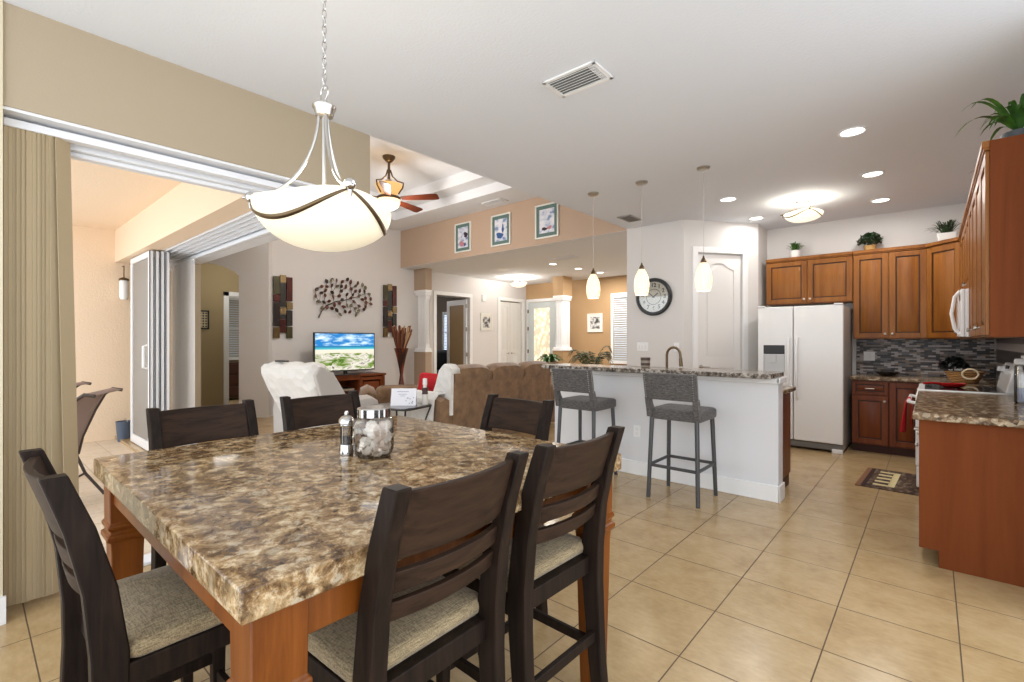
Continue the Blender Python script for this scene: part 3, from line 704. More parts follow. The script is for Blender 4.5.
# ---------------------------------------------------------------- range (faces -X: rz -90), local W .76
t = thing('range', 'white electric range with black glass cooktop in the right counter run', 'stove', (-.09, 6.32, 0), -PI/2)
MB().box(0, .765, .02, .64, .04, .905).build('body', M['appl'], t, bev=.004)
b = MB(); b.box(-.004, .769, -.005, .64, .905, .93); b.build('cooktop_frame', M['appl'], t, bev=.006)
b = MB(); b.box(.03, .735, .04, .54, .93, .933); ck = b.build('cooktop', M['black_glass'], t)
mat('burner_grey', lin(70, 70, 72), .3)
for x, y, r in ((.2, .17, .1), (.56, .17, .085), (.2, .42, .08), (.56, .42, .1)): b = MB(); b.lathe([(r, .9335), (r, .9342), (r-.008, .9342)], (x, y, 0), n=28, cap=False); b.build('burner_ring', bpy.data.materials['burner_grey'], t)
MB().box(.01, .755, -.02, .02, .25, .88).build('oven_door', M['appl'], t, bev=.01)
MB().box(.14, .62, -.023, -.018, .4, .68).build('oven_window', M['black_glass'], t)
MB().box(.01, .755, -.015, .02, .06, .235).build('drawer', M['appl'], t, bev=.01)
b = MB(); b.tube([(.06, -.02, .80), (.06, -.07, .81), (.705, -.07, .81), (.705, -.02, .80)], .014, 10); b.build('handle', M['appl'], t, smooth=True)
b = MB(); b.prism([(.54, .93), (.64, .93), (.64, 1.16), (.6, 1.165), (.575, 1.10)], .0, .765, 'x'); b.build('control_panel', M['appl'], t, bev=.01)
for x in (.07, .17, .60, .70):
    b = MB(); b.at((x, .583, 1.10), rx=PI/2-.15); b.lathe([(.03, 0), (.03, .01), (.022, .014), (.02, .035), (.005, .037)], n=16); b.box(-.005, .005, -.02, .02, .03, .042); b.build('knob', M['appl'], t, smooth=True)
MB().at((.385, .575, 1.11), rx=-.25).box(-.09, .09, -.004, .004, -.035, .035).build('clock_display', M['black'], t)
b = MB()
g = []
for y_, z_ in ((-.052, .58), (-.05, .7), (-.052, .79), (-.062, .828), (-.075, .83), (-.09, .80), (-.093, .72), (-.096, .62), (-.098, .53)):
    f_ = max(0, .83-z_)*.06
    g.append([(x_, y_-(f_*(1+math.sin(x_*75)) if y_ < -.08 else 0), z_-.02*abs(math.sin(x_*30))) for x_ in [.34+k*.014 for k in range(20)]])
b.sheet(g)
o = b.build('towel', M['red'], solid=.006, smooth=True); o.location = (-.09, 6.32, 0); o.rotation_euler = (0, 0, -PI/2)
tag(o, 'red kitchen towel hanging over the oven door handle', 'towel')
t = thing('microwave', 'white over-range microwave with curved handle', 'microwave', (.19, 6.29, 0), -PI/2)
MB().box(0, .755, .02, .4, 1.39, 1.795).build('body', M['appl'], t, bev=.006)
MB().box(0, .56, -.01, .02, 1.39, 1.795).build('door', M['appl'], t, bev=.012, segs=3)
MB().box(.07, .46, -.014, -.01, 1.46, 1.72).build('window', mat('micro_window', lin(205, 205, 205), .25), t)
MB().box(.565, .755, -.01, .02, 1.39, 1.795).build('control_panel', M['appl'], t, bev=.008)
MB().box(.59, .73, -.013, -.01, 1.70, 1.75).build('display', M['black'], t)
b = MB(); b.tube([(.735, -.01, 1.41), (.735, -.045, 1.46), (.735, -.065, 1.59), (.735, -.045, 1.73), (.735, -.01, 1.78)], .014, 10); b.build('handle', M['appl'], t, smooth=True)
t = thing('spoon_rest', 'red oblong dish on the black cooktop', 'dish', (.14, 5.93, .9345), .6)
b = MB(); b.loft([[(math.cos(k*PI/12)*.11*q, math.sin(k*PI/12)*.06*q, z) for k in range(24)] for q, z in ((.55, 0), (.9, .015), (1, .035), (.96, .036), (.82, .016), (.45, .006))]); b.build('bowl', mat('red_ceramic', lin(170, 26, 26), .25), t, smooth=True)
b = MB(); b.tube([(-.1, 0, .033), (-.17, 0, .038), (-.24, .0, .034)], [.012, .009, .011]); b.build('handle', bpy.data.materials['red_ceramic'], t, smooth=True)

# ---------------------------------------------------------------- plants
def strip(b, base, ang, L, rise, droop, w, n=7):
    ca, sa = math.cos(ang), math.sin(ang); g = []
    for k in range(n+1):
        u = k/n; r = L*u; z = rise*math.sin(u*PI*.6)-droop*u*u*u; ww = w*(math.sin(PI*min(1, u*.85+.12))**.7)*(1 if k < n else .05)
        px_, py_ = base[0]+ca*r, base[1]+sa*r
        g.append([(px_-sa*ww, py_+ca*ww, base[2]+z+ww*.3), (px_, py_, base[2]+z), (px_+sa*ww, py_-ca*ww, base[2]+z+ww*.3)])
    b.sheet(g)
def grass_plant(label, loc, potm, n=46, L=.09, rise=.13, pot=(.06, .05, .11), leafm='leaf', square=False, name='potted_plant', w=.005, droop=.02, group=None, up=.3):
    t = thing(name, label, 'plant', loc, random.random(), group)
    b = MB(); r1, r0, h = pot
    if square: b.loft([rr(-r0, r0, -r0, r0, .008, 0), rr(-r1, r1, -r1, r1, .008, h), rr(-r1*.88, r1*.88, -r1*.88, r1*.88, .008, h), rr(-r1*.85, r1*.85, -r1*.85, r1*.85, .008, h-.015)])
    else: b.lathe([(r0*.9, 0), (r0, .005), (r1, h), (r1*.9, h), (r1*.88, h-.012)], n=22)
    b.build('pot', potm, t, smooth=not square)
    b = MB()
    for k in range(n):
        a = random.random()*2*PI; r = random.random()*r1*.6; q = .25+random.random()*.75
        strip(b, (r*math.cos(a), r*math.sin(a), h-.012), a+random.uniform(-.4, .4), L*q*(1.0), rise*(1.15-.6*q*q)+random.uniform(-.01, .01), droop*q, w)
    b.build('foliage', M[leafm], t, smooth=True); return t
wp = mat('white_ceramic', lin(238, 236, 232), .35); dp = mat('dark_grey_pot', lin(70, 76, 82), .5)
grass_plant('bright green grass plant in a white pot above the refrigerator cabinet', (-1.44, 7.66, 2.506), wp, 70, .11, .12, (.065, .052, .11))
def bushy(label, loc, potm, r, n, pot, leafm, name='potted_plant', lw=.018, flat=1.0):
    t = thing(name, label, 'plant', loc, 0); r1, r0, h = pot
    b = MB(); b.lathe([(r0*.9, 0), (r0, .005), (r1, h), (r1*.9, h), (r1*.88, h-.012)], n=22); b.build('pot', potm, t, smooth=True)
    b = MB()
    for k in range(n):
        a = random.random()*2*PI; e_ = random.uniform(-.25, 1)*PI/2; q = r*random.uniform(.6, 1)
        c = Vector((math.cos(a)*math.cos(e_)*q, math.sin(a)*math.cos(e_)*q, h+r*.45*flat+math.sin(e_)*q*.75*flat))
        b.M = Matrix.Translation(c) @ Matrix.Rotation(random.random()*6, 4, 'Z') @ Matrix.Rotation(random.uniform(-1, 1), 4, 'X')
        b.f([b.v(p) for p in ((0, -lw*1.5, 0), (lw*.8, 0, .004), (0, lw*1.5, 0), (-lw*.8, 0, .004))])
    b.at(); b.tube([(0, 0, h-.02), (0, 0, h+r*.6)], .006); b.build('foliage', M[leafm], t); return t
bushy('dark round bushy plant in a tan pot above the tall cabinet', (-.60, 7.68, 2.506), mat('tan_pot', lin(196, 160, 100), .6), .135, 420, (.07, .055, .075), 'leaf_dark')
grass_plant('dark green spiky plant in a white square pot on the corner cabinet', (.13, 7.55, 2.506), wp, 80, .17, .15, (.085, .075, .10), 'leaf_dark', True, w=.006)
grass_plant('small spiky green plant on the right cabinets above the microwave', (.42, 6.1, 2.506), wp, 50, .17, .17, (.07, .06, .10), 'leaf_dark', False, w=.006)
grass_plant('wispy grass plant on the right cabinets in front of the microwave', (.38, 5.1, 2.506), dp, 40, .2, .16, (.07, .06, .09), 'leaf_dark', False, w=.004)
t = thing('spider_plant', 'green strappy plant in a dark round pot on the nearest wall cabinet', 'plant', (.39, 4.13, 2.506))
b = MB(); b.lathe([(.045, 0), (.055, .005), (.075, .075), (.078, .09), (.068, .09), (.066, .08)], n=24); b.build('pot', dp, t, smooth=True)
for k in range(26):
    b = MB(); a = k*2.4; q = random.uniform(.45, 1)
    strip(b, (0, 0, .085), a, .22*q, .10+.16*(1-q)+random.uniform(0, .04), .10*q, .014, 9); b.build('leaf', M['leaf'], t, smooth=True)
for a, L_, rs_, dr_ in ((PI+.9, .36, .22, .10), (PI+.75, .40, .14, .17), (PI+.95, .24, .12, .12), (PI+.5, .30, .24, .08)):
    b = MB(); strip(b, (0, 0, .085), a, L_, rs_, dr_, .013, 10); b.build('leaf', M['leaf'], t, smooth=True)
# basket with black plant on corner counter
t = thing('wicker_basket', 'round wicker basket with a rope handle on the corner worktop', 'basket', (.25, 6.82, .921))
m = mat('wicker', lin(176, 126, 70), .8); wv = nd(m, 'ShaderNodeTexWave'); wv.bands_direction = 'Z'; wv.inputs['Scale'].default_value = 18; wv.inputs['Distortion'].default_value = 3; lk(m, coords(m), wv.inputs['Vector'])
lk(m, ramp(m, wv.outputs['Fac'], [(.2, lin(120, 78, 38)), (.7, lin(200, 152, 92))]), BS(m).inputs['Base Color']); bump(m, wv.outputs['Fac'], .8, .01)
b = MB(); b.lathe([(.09, 0), (.11, .01), (.15, .11), (.155, .12), (.14, .12), (.10, .015)], n=30); b.build('basket_body', m, t, smooth=True)
b = MB(); b.tube([(.04+.06*math.cos(k*PI/8), -.15, .10+.05*math.sin(k*PI/8)) for k in range(17)], .009); b.build('handle', mat('rope', lin(220, 200, 170), .8), t, smooth=True)
bushy('black leafy arrangement standing in the wicker basket', (.17, 6.86, .94), dp, .12, 500, (.05, .04, .10), 'black_leaf', 'artificial_plant', .02)
t = thing('glass_canister', 'tall clear canister with white lid at the right frame edge', 'canister', (.478, 4.86, .9225)); t.scale = (.8, .8, .85)
b = MB(); b.lathe([(.05, 0), (.056, .01), (.056, .30), (.05, .31), (.047, .31), (.052, .30), (.052, .012), (.001, .012)], n=28); b.build('glass_body', M['glass'], t, smooth=True)
b = MB(); b.lathe([(.05, .315), (.058, .32), (.058, .35), (.05, .365), (.012, .37), (.016, .39), (.002, .395)], n=28); b.build('lid', M['appl'], t, smooth=True)
b = MB(); b.lathe([(.048, .016), (.05, .03), (.05, .12), (.047, .125)], n=24); b.build('contents', mat('bluish_contents', lin(150, 160, 190), .7), t, smooth=True)
b = MB(); b.lathe([(.048, .128), (.05, .14), (.05, .25), (.047, .255)], n=24); b.build('contents', mat('white_contents', lin(232, 230, 226), .7), t, smooth=True)
t = thing('glass_bowl', 'shallow dark glass dish on the back worktop', 'dish', (-.42, 7.55, .921))
b = MB(); b.lathe([(.05, 0), (.07, .006), (.13, .05), (.125, .05), (.068, .014), (.001, .012)], n=30); b.build('bowl', mat('dark_glass_dish', lin(50, 46, 44), .12), t, smooth=True)
# outlets
def plate(label, loc, rz, w=.075, h=.12, kind='outlet', n=1):
    t = thing('wall_outlet' if kind == 'outlet' else 'light_switch', label, kind, loc, rz)
    MB().box(-w/2, w/2, -.006, 0, -h/2, h/2).build('cover_plate', M['trim'], t, bev=.003)
    for k in range(n):
        x = (k-(n-1)/2)*.046
        if kind == 'outlet':
            for z in (-.022, .022): MB().box(x-.015, x+.015, -.009, -.005, z-.014, z+.014).build('socket', M['trim2'], t, bev=.003)
        else: MB().box(x-.014, x+.014, -.012, -.005, -.03, .03).build('rocker', M['trim2'], t, bev=.003)
    return t
plate('white outlet on the mosaic beside the refrigerator', (-.62, 7.837, 1.155), 0, .12)
plate('white double switch plate on the mosaic near the basket', (.21, 7.837, 1.06), 0, .12, kind='light switch', n=2)
plate('white outlet low on the breakfast bar wall between the stools', (-2.25, 4.499, .44), 0)
plate('white triple switch plate on the wall below the clock', (-3.13, 6.429, 1.27), 0, .17, kind='light switch', n=3)
plate('white switch plate on the clock wall right of the faucet', (-2.63, 6.429, 1.27), 0, kind='light switch')
plate('white double switch plate on the angled wall beside the arch', (-8.93-.22*.7071-.0007, 3.66-.22*.7071-.001, 1.25), PI/4, .12, kind='light switch', n=2)

# faucet + cup
t = thing('faucet', 'bronze gooseneck kitchen faucet behind the raised bar', 'faucet', (-2.18, 5.06, .921))
b = MB(); b.lathe([(.03, 0), (.03, .01), (.018, .03), (.016, .08)], n=18); b.build('base', M['bronze'], t, smooth=True)
b = MB(); pts = [(0, 0, .05), (0, 0, .28)]+[(.075-.075*math.cos(k*PI/8), 0, .28+.085*math.sin(k*PI/8)) for k in range(1, 9)]+[(.155, 0, .22)]
b.tube(pts, [.014]*len(pts)); b.build('spout', M['bronze'], t, smooth=True)
b = MB(); b.tube([(.153, 0, .25), (.158, 0, .16)], [.017, .02], 12); b.build('spray_head', M['bronze'], t, smooth=True)
b = MB(); b.tube([(0, -.02, .07), (0, -.06, .10), (0, -.10, .15)], [.008, .007, .006]); b.build('lever', M['bronze'], t, smooth=True)
t = thing('candle_cup', 'small striped cup on the breakfast bar left of the faucet', 'cup', (-2.19, 4.56, 1.0885))
b = MB(); b.lathe([(.04, 0), (.045, .004), (.047, .1), (.043, .1), (.041, .01), (.001, .01)], n=26); b.build('cup_body', mat('taupe_cup', lin(150, 138, 124), .4), t, smooth=True)
b = MB(); b.lathe([(.0462, .02), (.0468, .045)], n=26, cap=False); b.lathe([(.0474, .07), (.048, .098)], n=26, cap=False); b.build('dark_band', mat('brown_band', lin(70, 50, 40), .4), t, smooth=True)
# rug
m = mat('rug_pattern', (.2, .15, .1, 1), .95)
b = MB(); b.box(-.22, .22, -.42, .42, 0, .006)
t = thing('kitchen_rug', 'dark brown kitchen rug with a cream fork design in front of the range', 'rug', (-.29, 5.93, 0.0005), -.04)
lk(m, ramp(m, noise(m, coords(m, (1, .4, 1)), 26, 4), [(.35, lin(48, 30, 24)), (.52, lin(86, 62, 46)), (.66, lin(120, 108, 92))]), BS(m).inputs['Base Color'])
b.build('rug_field', m, t)
MB().box(-.24, -.19, -.42, .42, 0, .0065).build('rug_border', mat('rug_border', lin(120, 82, 56), .95), t)
MB().box(-.20, -.165, -.40, .40, .0, .0072).build('rug_border', mat('rug_stripe_dark', lin(50, 26, 20), .95), t)
b = MB(); [b.box(-.12, -.0, -.3+k*.14, -.25+k*.14, .006, .0085) for k in range(5)]; b.box(-.01, .04, -.3, .31, .006, .0085); b.build('fork_motif', mat('rug_cream', lin(214, 198, 150), .95), t)

# ---------------------------------------------------------------- clock
t = thing('wall_clock', 'round black-rimmed clock with arabic numerals on the white wall', 'clock', (-2.955, 6.428, 1.975))
def cyl(b, prof, n=48, cap=True): return b.at((0, 0, 0), rx=PI/2).lathe(prof, n=n, cap=cap)
b = MB(); cyl(b, [(.215, 0), (.265, 0), (.265, .03), (.25, .045), (.225, .045), (.215, .03), (.215, 0)], cap=False); b.build('rim', M['black'], t, smooth=True)
b = MB(); cyl(b, [(.001, .012), (.22, .012), (.22, .018), (.001, .018)]); b.build('dial', mat('clock_face', lin(226, 222, 208), .5), t)
b = MB(); b.at((0, 0, 0), rx=PI/2); b.loft([[(r*math.cos(k*PI/24), r*math.sin(k*PI/24), z) for k in range(48)] for r, z in ((.105, .019), (.112, .019), (.112, .0205), (.105, .0205))], cap=False); b.build('inner_ring', M['black'], t)
def textmesh(s_, size):
    cu = bpy.data.curves.new('t', 'FONT'); cu.body = s_; cu.size = size; cu.align_x = 'CENTER'; cu.align_y = 'CENTER'; cu.extrude = .0008; cu.offset = .0022
    o = bpy.data.objects.new('t', cu); C.objects.link(o); dg = bpy.context.evaluated_depsgraph_get(); me = bpy.data.meshes.new_from_object(o.evaluated_get(dg))
    bpy.data.objects.remove(o); return me
bm = bmesh.new()
for h_ in range(1, 13):
    me = textmesh(str(h_), .078); a = PI/2-h_*PI/6
    me.transform(Matrix.Translation((.163*math.cos(a), -.0195, .163*math.sin(a))) @ Matrix.Rotation(PI/2, 4, 'X')); bm.from_mesh(me)
b = MB(); b.bm.free(); b.bm = bm; b.build('numerals', M['black'], t)
for a, L_, w_ in ((math.radians(38), .085, .007), (math.radians(140), .12, .005)):
    b = MB().at((0, -.024, 0), ry=-a); b.box(-.02, L_, -.001, .001, -w_, w_); b.build('hand', M['black'], t)
b = MB(); cyl(b, [(.001, .02), (.012, .02), (.012, .027), (.001, .027)], 16); b.build('hub', M['black'], t)
MB().at((0, 0, 0), rx=PI/2).lathe([(.001, .034), (.216, .034), (.216, .036), (.001, .036)], n=40).build('glass', M['glass'], t)

# ---------------------------------------------------------------- ceiling fixtures
for i, (x, y) in enumerate(KCANS+FCANS):
    z = 3.0 if i < 5 else 2.981
    lab = ['recessed ceiling light nearest the camera above the range side', 'recessed ceiling light in the middle of the row over the range side', 'recessed ceiling light farthest back on the range side',
           'recessed ceiling light in front of the pantry door', 'recessed ceiling light between pantry door and flush lamp', 'recessed foyer ceiling light nearest the picture wall', 'middle one of the three recessed foyer ceiling lights', 'recessed foyer ceiling light farthest right behind the left pendant'][i]
    t = thing('recessed_light', lab, 'ceiling light', (x, y, z), 0, 'recessed ceiling lights')
    b = MB(); b.lathe([(.078, -.001), (.098, -.001), (.098, -.006), (.085, -.010), (.078, -.006)], n=32, cap=False); b.build('trim_ring', M['trim'], t, smooth=True)
    b = MB(); b.lathe([(.001, -.004), (.079, -.004), (.079, -.0015), (.001, -.0015)], n=32); b.build('lens', M['can_lens'], t)
# glass pendants
PD = [(-2.84, 'frosted swirl glass mini pendant, leftmost over the bar, beside the foyer'), (-2.26, 'frosted swirl glass mini pendant, middle one, overlapping the clock'), (-1.63, 'frosted swirl glass mini pendant, rightmost, in front of the pantry door')]
p0 = None
for x, lab in PD:
    if p0 is None:
        p0 = t = thing('pendant_lamp', lab, 'pendant lamp', (x, 4.62, 3.0), 0, 'glass pendants over the bar')
        b = MB(); b.lathe([(.001, 0), (.062, 0), (.062, -.012), (.05, -.026), (.02, -.032), (.001, -.034)], n=28); b.build('canopy', M['nickel'], t, smooth=True)
        b = MB(); b.tube([(0, 0, -.03), (0, 0, -.86)], .0022, 6)
        for k in range(50): b.ball((.0, 0, -.04-k*.0163), .0032, n=6)
        b.build('cord', mat('silver_cord', lin(190, 186, 180), .4, .3), t)
        b = MB(); b.lathe([(.006, -.835), (.010, -.855), (.022, -.875), (.028, -.895), (.026, -.91)], n=20); b.build('socket_cap', M['bronze'], t, smooth=True)
        so = [(.024, -.90), (.044, -.93), (.066, -.98), (.076, -1.035), (.078, -1.08), (.072, -1.13), (.060, -1.17)]
        b = MB(); b.lathe(so+[(r-.004, z) for r, z in so[::-1]], n=32, cap=False); b.build('lamp_shade', M['swirl'], t, smooth=True)
        b = MB(); b.ball((0, 0, -1.07), .025, .025, .035); b.build('bulb', M['can_lens'], t, smooth=True)
    else: dup(p0, (x, 4.62, 3.0), 0, lab)
    lamp('pendant_glow', 'POINT', (x, 4.62, 1.78), 1.5, .05, (1, .88, .7))
def bowl_prof(r, d, n=10): return [(r*math.sin(PI/2*k/n)**.9 if k else .002, -d*math.cos(PI/2*k/n)) for k in range(n+1)]
def bowl_lamp(name, label, loc, R, D, zr, arms, metal, glassm, hub_z, group=None, hub_r=.045, rod=.006, swag=True, phi0=-1.1, ballr=.02, arm_r0=.02):
    t = thing(name, label, 'ceiling light', loc, 0, group)
    pr = bowl_prof(R, D); inner = [(r*.975, z+.006) for r, z in pr[::-1]]
    phis = [phi0+k*2*PI/arms for k in range(arms)]
    scal = .16*D
    def dz(r, ph): return -scal*math.sin(arms/2*(ph-phi0))**2*min(1, r/R)**4
    b = MB(); b.lathe([(r, zr+z) for r, z in pr+inner], n=56, cap=False)
    for q in b.bm.verts: q.co.z += dz(math.hypot(q.co.x, q.co.y), math.atan2(q.co.y, q.co.x))
    b.build('glass_bowl', glassm, t, smooth=True)
    for ph in phis:
        b = MB(); pts = []
        for k in range(15):
            u = k/14; r = arm_r0+(R-.0-arm_r0)*(1-math.cos(u*PI/2))**.95; z = hub_z+(zr+.022-hub_z)*math.sin(u*PI/2)**1.0
            pts.append((r*math.cos(ph), r*math.sin(ph), z))
        b.tube(pts, rod, 8); b.build('arm', metal, t, smooth=True)
        b = MB(); c = ((R+.012)*math.cos(ph), (R+.012)*math.sin(ph), zr+.012)
        b.ball(c, ballr, n=16); b.tube([(c[0], c[1], c[2]-ballr), (c[0], c[1], c[2]-ballr-.022)], [.009, .006]); b.tube([(c[0]-.02*math.cos(ph), c[1]-.02*math.sin(ph), c[2]), (c[0]+.03*math.cos(ph), c[1]+.03*math.sin(ph), c[2])], .006)
        b.build('finial', M['chrome'] if metal is M['nickel'] else metal, t, smooth=True)
    if swag:
        for i in range(arms):
            b = MB(); g = []
            a0 = phis[i]; n = 22
            for k in range(n+1):
                u = k/n; ph = a0+u*2*PI/arms; dip = .50*math.sin(PI*u)
                row = []
                for s_ in (-1, 1):
                    th = PI/2*(1-dip*.62)+s_*.045*math.sin(PI*u)**.5+s_*.012
                    th = min(th, PI/2)
                    r = R*math.sin(th)**.9*1.012+.001; z = -D*math.cos(th)-.001
                    row.append((r*math.cos(ph), r*math.sin(ph), zr+z+dz(r, ph)))
                g.append(row)
            b.sheet(g); b.build('swag_band', M['bronze'], t, solid=.003, smooth=True)
    return t
t = bowl_lamp('bowl_chandelier', 'large frosted bowl chandelier with brushed nickel arms over the dining table', (-1.842, .957, 3.0), .262, .185, -1.09, 3, M['nickel'], M['frosted'], -.72, phi0=math.radians(-9), ballr=.022, rod=.0065)
b = MB(); b.lathe([(.02, -.742), (.034, -.738), (.040, -.715), (.046, -.705), (.046, -.698), (.012, -.694), (.010, -.672)], n=30); b.build('hub', M['nickel'], t, smooth=True)
b = MB(); b.tube([(0, 0, -.74), (0, 0, -1.14)], .008); b.build('centre_rod', M['nickel'], t, smooth=True)
b = MB(); z = -.66; k = 0
b.tube([(.03*math.cos(a*PI/8), 0, -.645+.03*math.sin(a*PI/8)) for a in range(17)], .0028, 6, False)
while z < -.03:
    z += .032; k += 1; pts = []
    for a in range(13):
        q = a*PI/6; dx = .0085*math.cos(q); dz = .02*math.sin(q); pts.append((dx if k % 2 else 0, 0 if k % 2 else dx, z+.015+dz))
    b.tube(pts, .0022, 6, False)
b.build('chain', M['chrome'], t, smooth=True)
b = MB(); b.lathe([(.065, 0), (.065, -.01), (.045, -.025), (.001, -.03)], n=28); b.build('canopy', M['nickel'], t, smooth=True)
lamp('chandelier_glow', 'POINT', (-1.842, .957, 1.98), 4, .08, (1, .9, .74))
def flush(label, loc, R, metal, swag):
    t = bowl_lamp('flush_lamp', label, loc, R, R*.52, -.15, 3, metal, M['frosted_small'], -.02, 'bowl flush lamps', swag=swag, ballr=.008, rod=.004, arm_r0=.07)
    b = MB(); b.lathe([(.001, 0), (.085, 0), (.085, -.018), (.06, -.028), (.001, -.03)], n=28); b.build('canopy', M['chrome'], t, smooth=True); return t
flush('white bowl flush lamp on the kitchen ceiling in front of the refrigerator', (-1.13, 6.45, 3.0), .20, M['bronze'], True)
flush('white bowl flush lamp on the foyer ceiling near the closet', (-8.0, 9.4, 2.981), .2, M['nickel'], False)
# ceiling fan
t = thing('ceiling_fan', 'bronze ceiling fan with lit amber bowl and dark red wooden blades', 'ceiling fan', (-6.2, 4.25, 4.15))
b = MB(); b.lathe([(.001, 0), (.085, 0), (.08, -.03), (.04, -.08), (.02, -.09)], n=26); b.build('canopy', M['bronze'], t, smooth=True)
b = MB(); b.tube([(0, 0, -.08), (0, 0, -.40)], [.016, .02], 12); b.lathe([(.02, -.33), (.045, -.36), (.045, -.38), (.02, -.41)], n=20); b.build('downrod', M['bronze'], t, smooth=True)
for k in range(3):
    a = k*2*PI/3+.6; b = MB(); b.tube([(r*math.cos(a), r*math.sin(a), z) for r, z in ((.02, -.2), (.05, -.3), (.12, -.37), (.2, -.40), (.19, -.47), (.13, -.56))], .010); b.build('yoke_arm', M['bronze'], t, smooth=True)
b = MB(); b.lathe([(.06, -.60), (.14, -.52), (.18, -.42), (.172, -.42), (.13, -.51), (.06, -.585)], n=36); b.build('upper_bowl', M['fan_glass'], t, smooth=True)
b = MB(); b.lathe([(.14, -.595), (.15, -.60), (.15, -.635), (.14, -.64)], n=32); b.build('motor_ring', M['bronze'], t, smooth=True)
b = MB(); b.lathe([(.148, -.64), (.145, -.69), (.115, -.745), (.06, -.78), (.002, -.79)], n=32); b.build('lower_bowl', mat('fan_bowl_lit', lin(255, 240, 210), .3, emit=1.0, ecol=lin(255, 226, 176)), t, smooth=True)
for k in range(5):
    a = math.radians(41.2-8+72*k); b = MB(); b.at((0, 0, -.62), a, rx=-.3)
    b.loft([[(x, -w_, -.004), (x, w_, -.004), (x, w_, .004), (x, -w_, .004)] for x, w_ in ((.17, .035), (.24, .05), (.60, .07), (.66, .066), (.68, .045))])
    bl = b.build('blade', M['fan_wood'], t, bev=.002); b = MB(); b.at((0, 0, -.615), a); b.box(.1, .26, -.016, .016, -.006, .002); b.build('blade_iron', M['bronze'], bl)
fan_ = bpy.data.objects['ceiling_fan']; fan_.scale = (1.14, 1.14, 1.03)
# vents
def vent(label, loc, w, d, rz=0, m=None, n=8, name='ceiling_vent'):
    t = thing(name, label, 'vent', loc, rz, None); m = m or M['trim']
    b = MB(); f_ = .025; b.box(-w/2, w/2, -d/2, -d/2+f_, -.012, 0); b.box(-w/2, w/2, d/2-f_, d/2, -.012, 0); b.box(-w/2, -w/2+f_, -d/2, d/2, -.012, 0); b.box(w/2-f_, w/2, -d/2, d/2, -.012, 0); b.build('frame', m, t, bev=.003)
    MB().box(-w/2+f_, w/2-f_, -d/2+f_, d/2-f_, -.003, -.001).build('backing', mat('vent_shadow', lin(120, 118, 115), .8), t)
    b = MB()
    for k in range(n): y = -d/2+f_+(k+.5)*(d-2*f_)/n; b.at((0, y, -.008), rx=.7); b.box(-w/2+f_, w/2-f_, -(d-2*f_)/n*.42, (d-2*f_)/n*.42, -.0012, .0012)
    b.at(); b.build('louvres', m, t); return t
t = vent('large white supply vent on the ceiling in front of the chandelier', (-1.675, 2.54, 3.0), .38, .24, .02, None, 7)
b = MB(); [b.box(.13+k*.012, .133+k*.012, -.09, .09, -.014, -.004) for k in range(4)]; b.build('side_louvres', M['trim'], t)
vent('small grey vent on the ceiling left of the clock wall', (-3.05, 5.88, 3.0), .2, .34, 0, mat('vent_grey', lin(168, 162, 155), .5), 8)
vent('white vent on the tray ceiling border above the framed prints', (-5.8, 6.15, 3.8), .5, .2)
vent('white vent on the foyer ceiling before the recessed lights', (-5.39, 7.75, 2.981), .5, .22)

# ---------------------------------------------------------------- blinds and sliding doors (nook)
t = thing('vertical_blind', 'stack of beige vertical blind vanes at the left edge', 'blind', (-3.49, .15, 0))
MB().box(-.03, .03, -.02, 1.8, 2.43, 2.47).build('headrail', M['alu'], t, bev=.003)
vs = [(.0+.0085*k, math.radians(-62+random.uniform(-9, 9))) for k in range(15)]+[(.135+k*.014, math.radians(-46+random.uniform(-14, 14))) for k in range(4)]
for y, a in vs:
    b = MB().at((0, y, 0), a); n = 6
    b.loft([[(-.04+.08*k/n, .004*math.sin(PI*k/n), z) for k in range(n+1)]+[(-.04+.08*k/n, .004*math.sin(PI*k/n)-.0015, z) for k in range(n, -1, -1)] for z in (.03, 2.43)]); b.build('vane', M['blind'], t)
for q, dy, a in ((.185, .01, -1.0), (.20, .045, -.8)):
    b = MB(); n = 4
    ca, sa = math.cos(a), math.sin(a)
    b.loft([[((-.045+.09*k/n)*ca, q+dd+(-.045+.09*k/n)*sa, z) for k in range(n+1)]+[((-.045+.09*k/n)*ca-.001, q+dd+(-.045+.09*k/n)*sa-.002, z) for k in range(n, -1, -1)] for z, dd in ((.03, dy), (1.2, dy*.5), (2.43, 0))]); b.build('vane', M['blind'], t)
def slider(name, loc, rz, W, H_, m_pane, label, handle=None, fr=.06, mframe='alu'):
    r = thing(name, label, 'door', loc, rz); r['kind'] = 'structure'; del r['category']
    b = MB(); b.box(0, fr, -.02, .02, .01, H_); b.box(W-fr, W, -.02, .02, .01, H_); b.box(fr, W-fr, -.02, .02, H_-fr, H_); b.box(fr, W-fr, -.02, .02, .01, .12); b.build('door_frame', M[mframe], r, bev=.003)
    MB().box(fr, W-fr, -.004, .004, .12, H_-fr).build('pane', m_pane, r)
    if handle is not None:
        b = MB(); b.tube([(handle, -.02, 1.02), (handle, -.06, 1.03), (handle, -.06, 1.29), (handle, -.02, 1.30)], .014, 8); b.build('handle', M['trim'], r, smooth=True)
    return r
slider('door_6', (-3.67, .13, 0), PI/2, .22, 2.40, M['glass'], 'white framed sliding glass panel stacked behind the beige blind')
scr = glass('insect_screen', (.50, .48, .43, 1), .10, .6)
for k in range(4):
    r = slider('door_%d' % (7+k), (-8.12+.01*k, 1.50+.052*k, 0), 0, 1.0, 2.45, scr if k == 0 else M['glass'], 'white framed sliding panel in the stack at the far patio corner, %s' % ['outermost with grey screen', 'second from outside', 'third from outside', 'innermost'][k], .9 if k == 0 else None, .07 if k == 0 else .05)
    MB().box(1.0, 1.005, -.022, -.012, .01, 2.45).build('edge_seal', M['seal'], r)
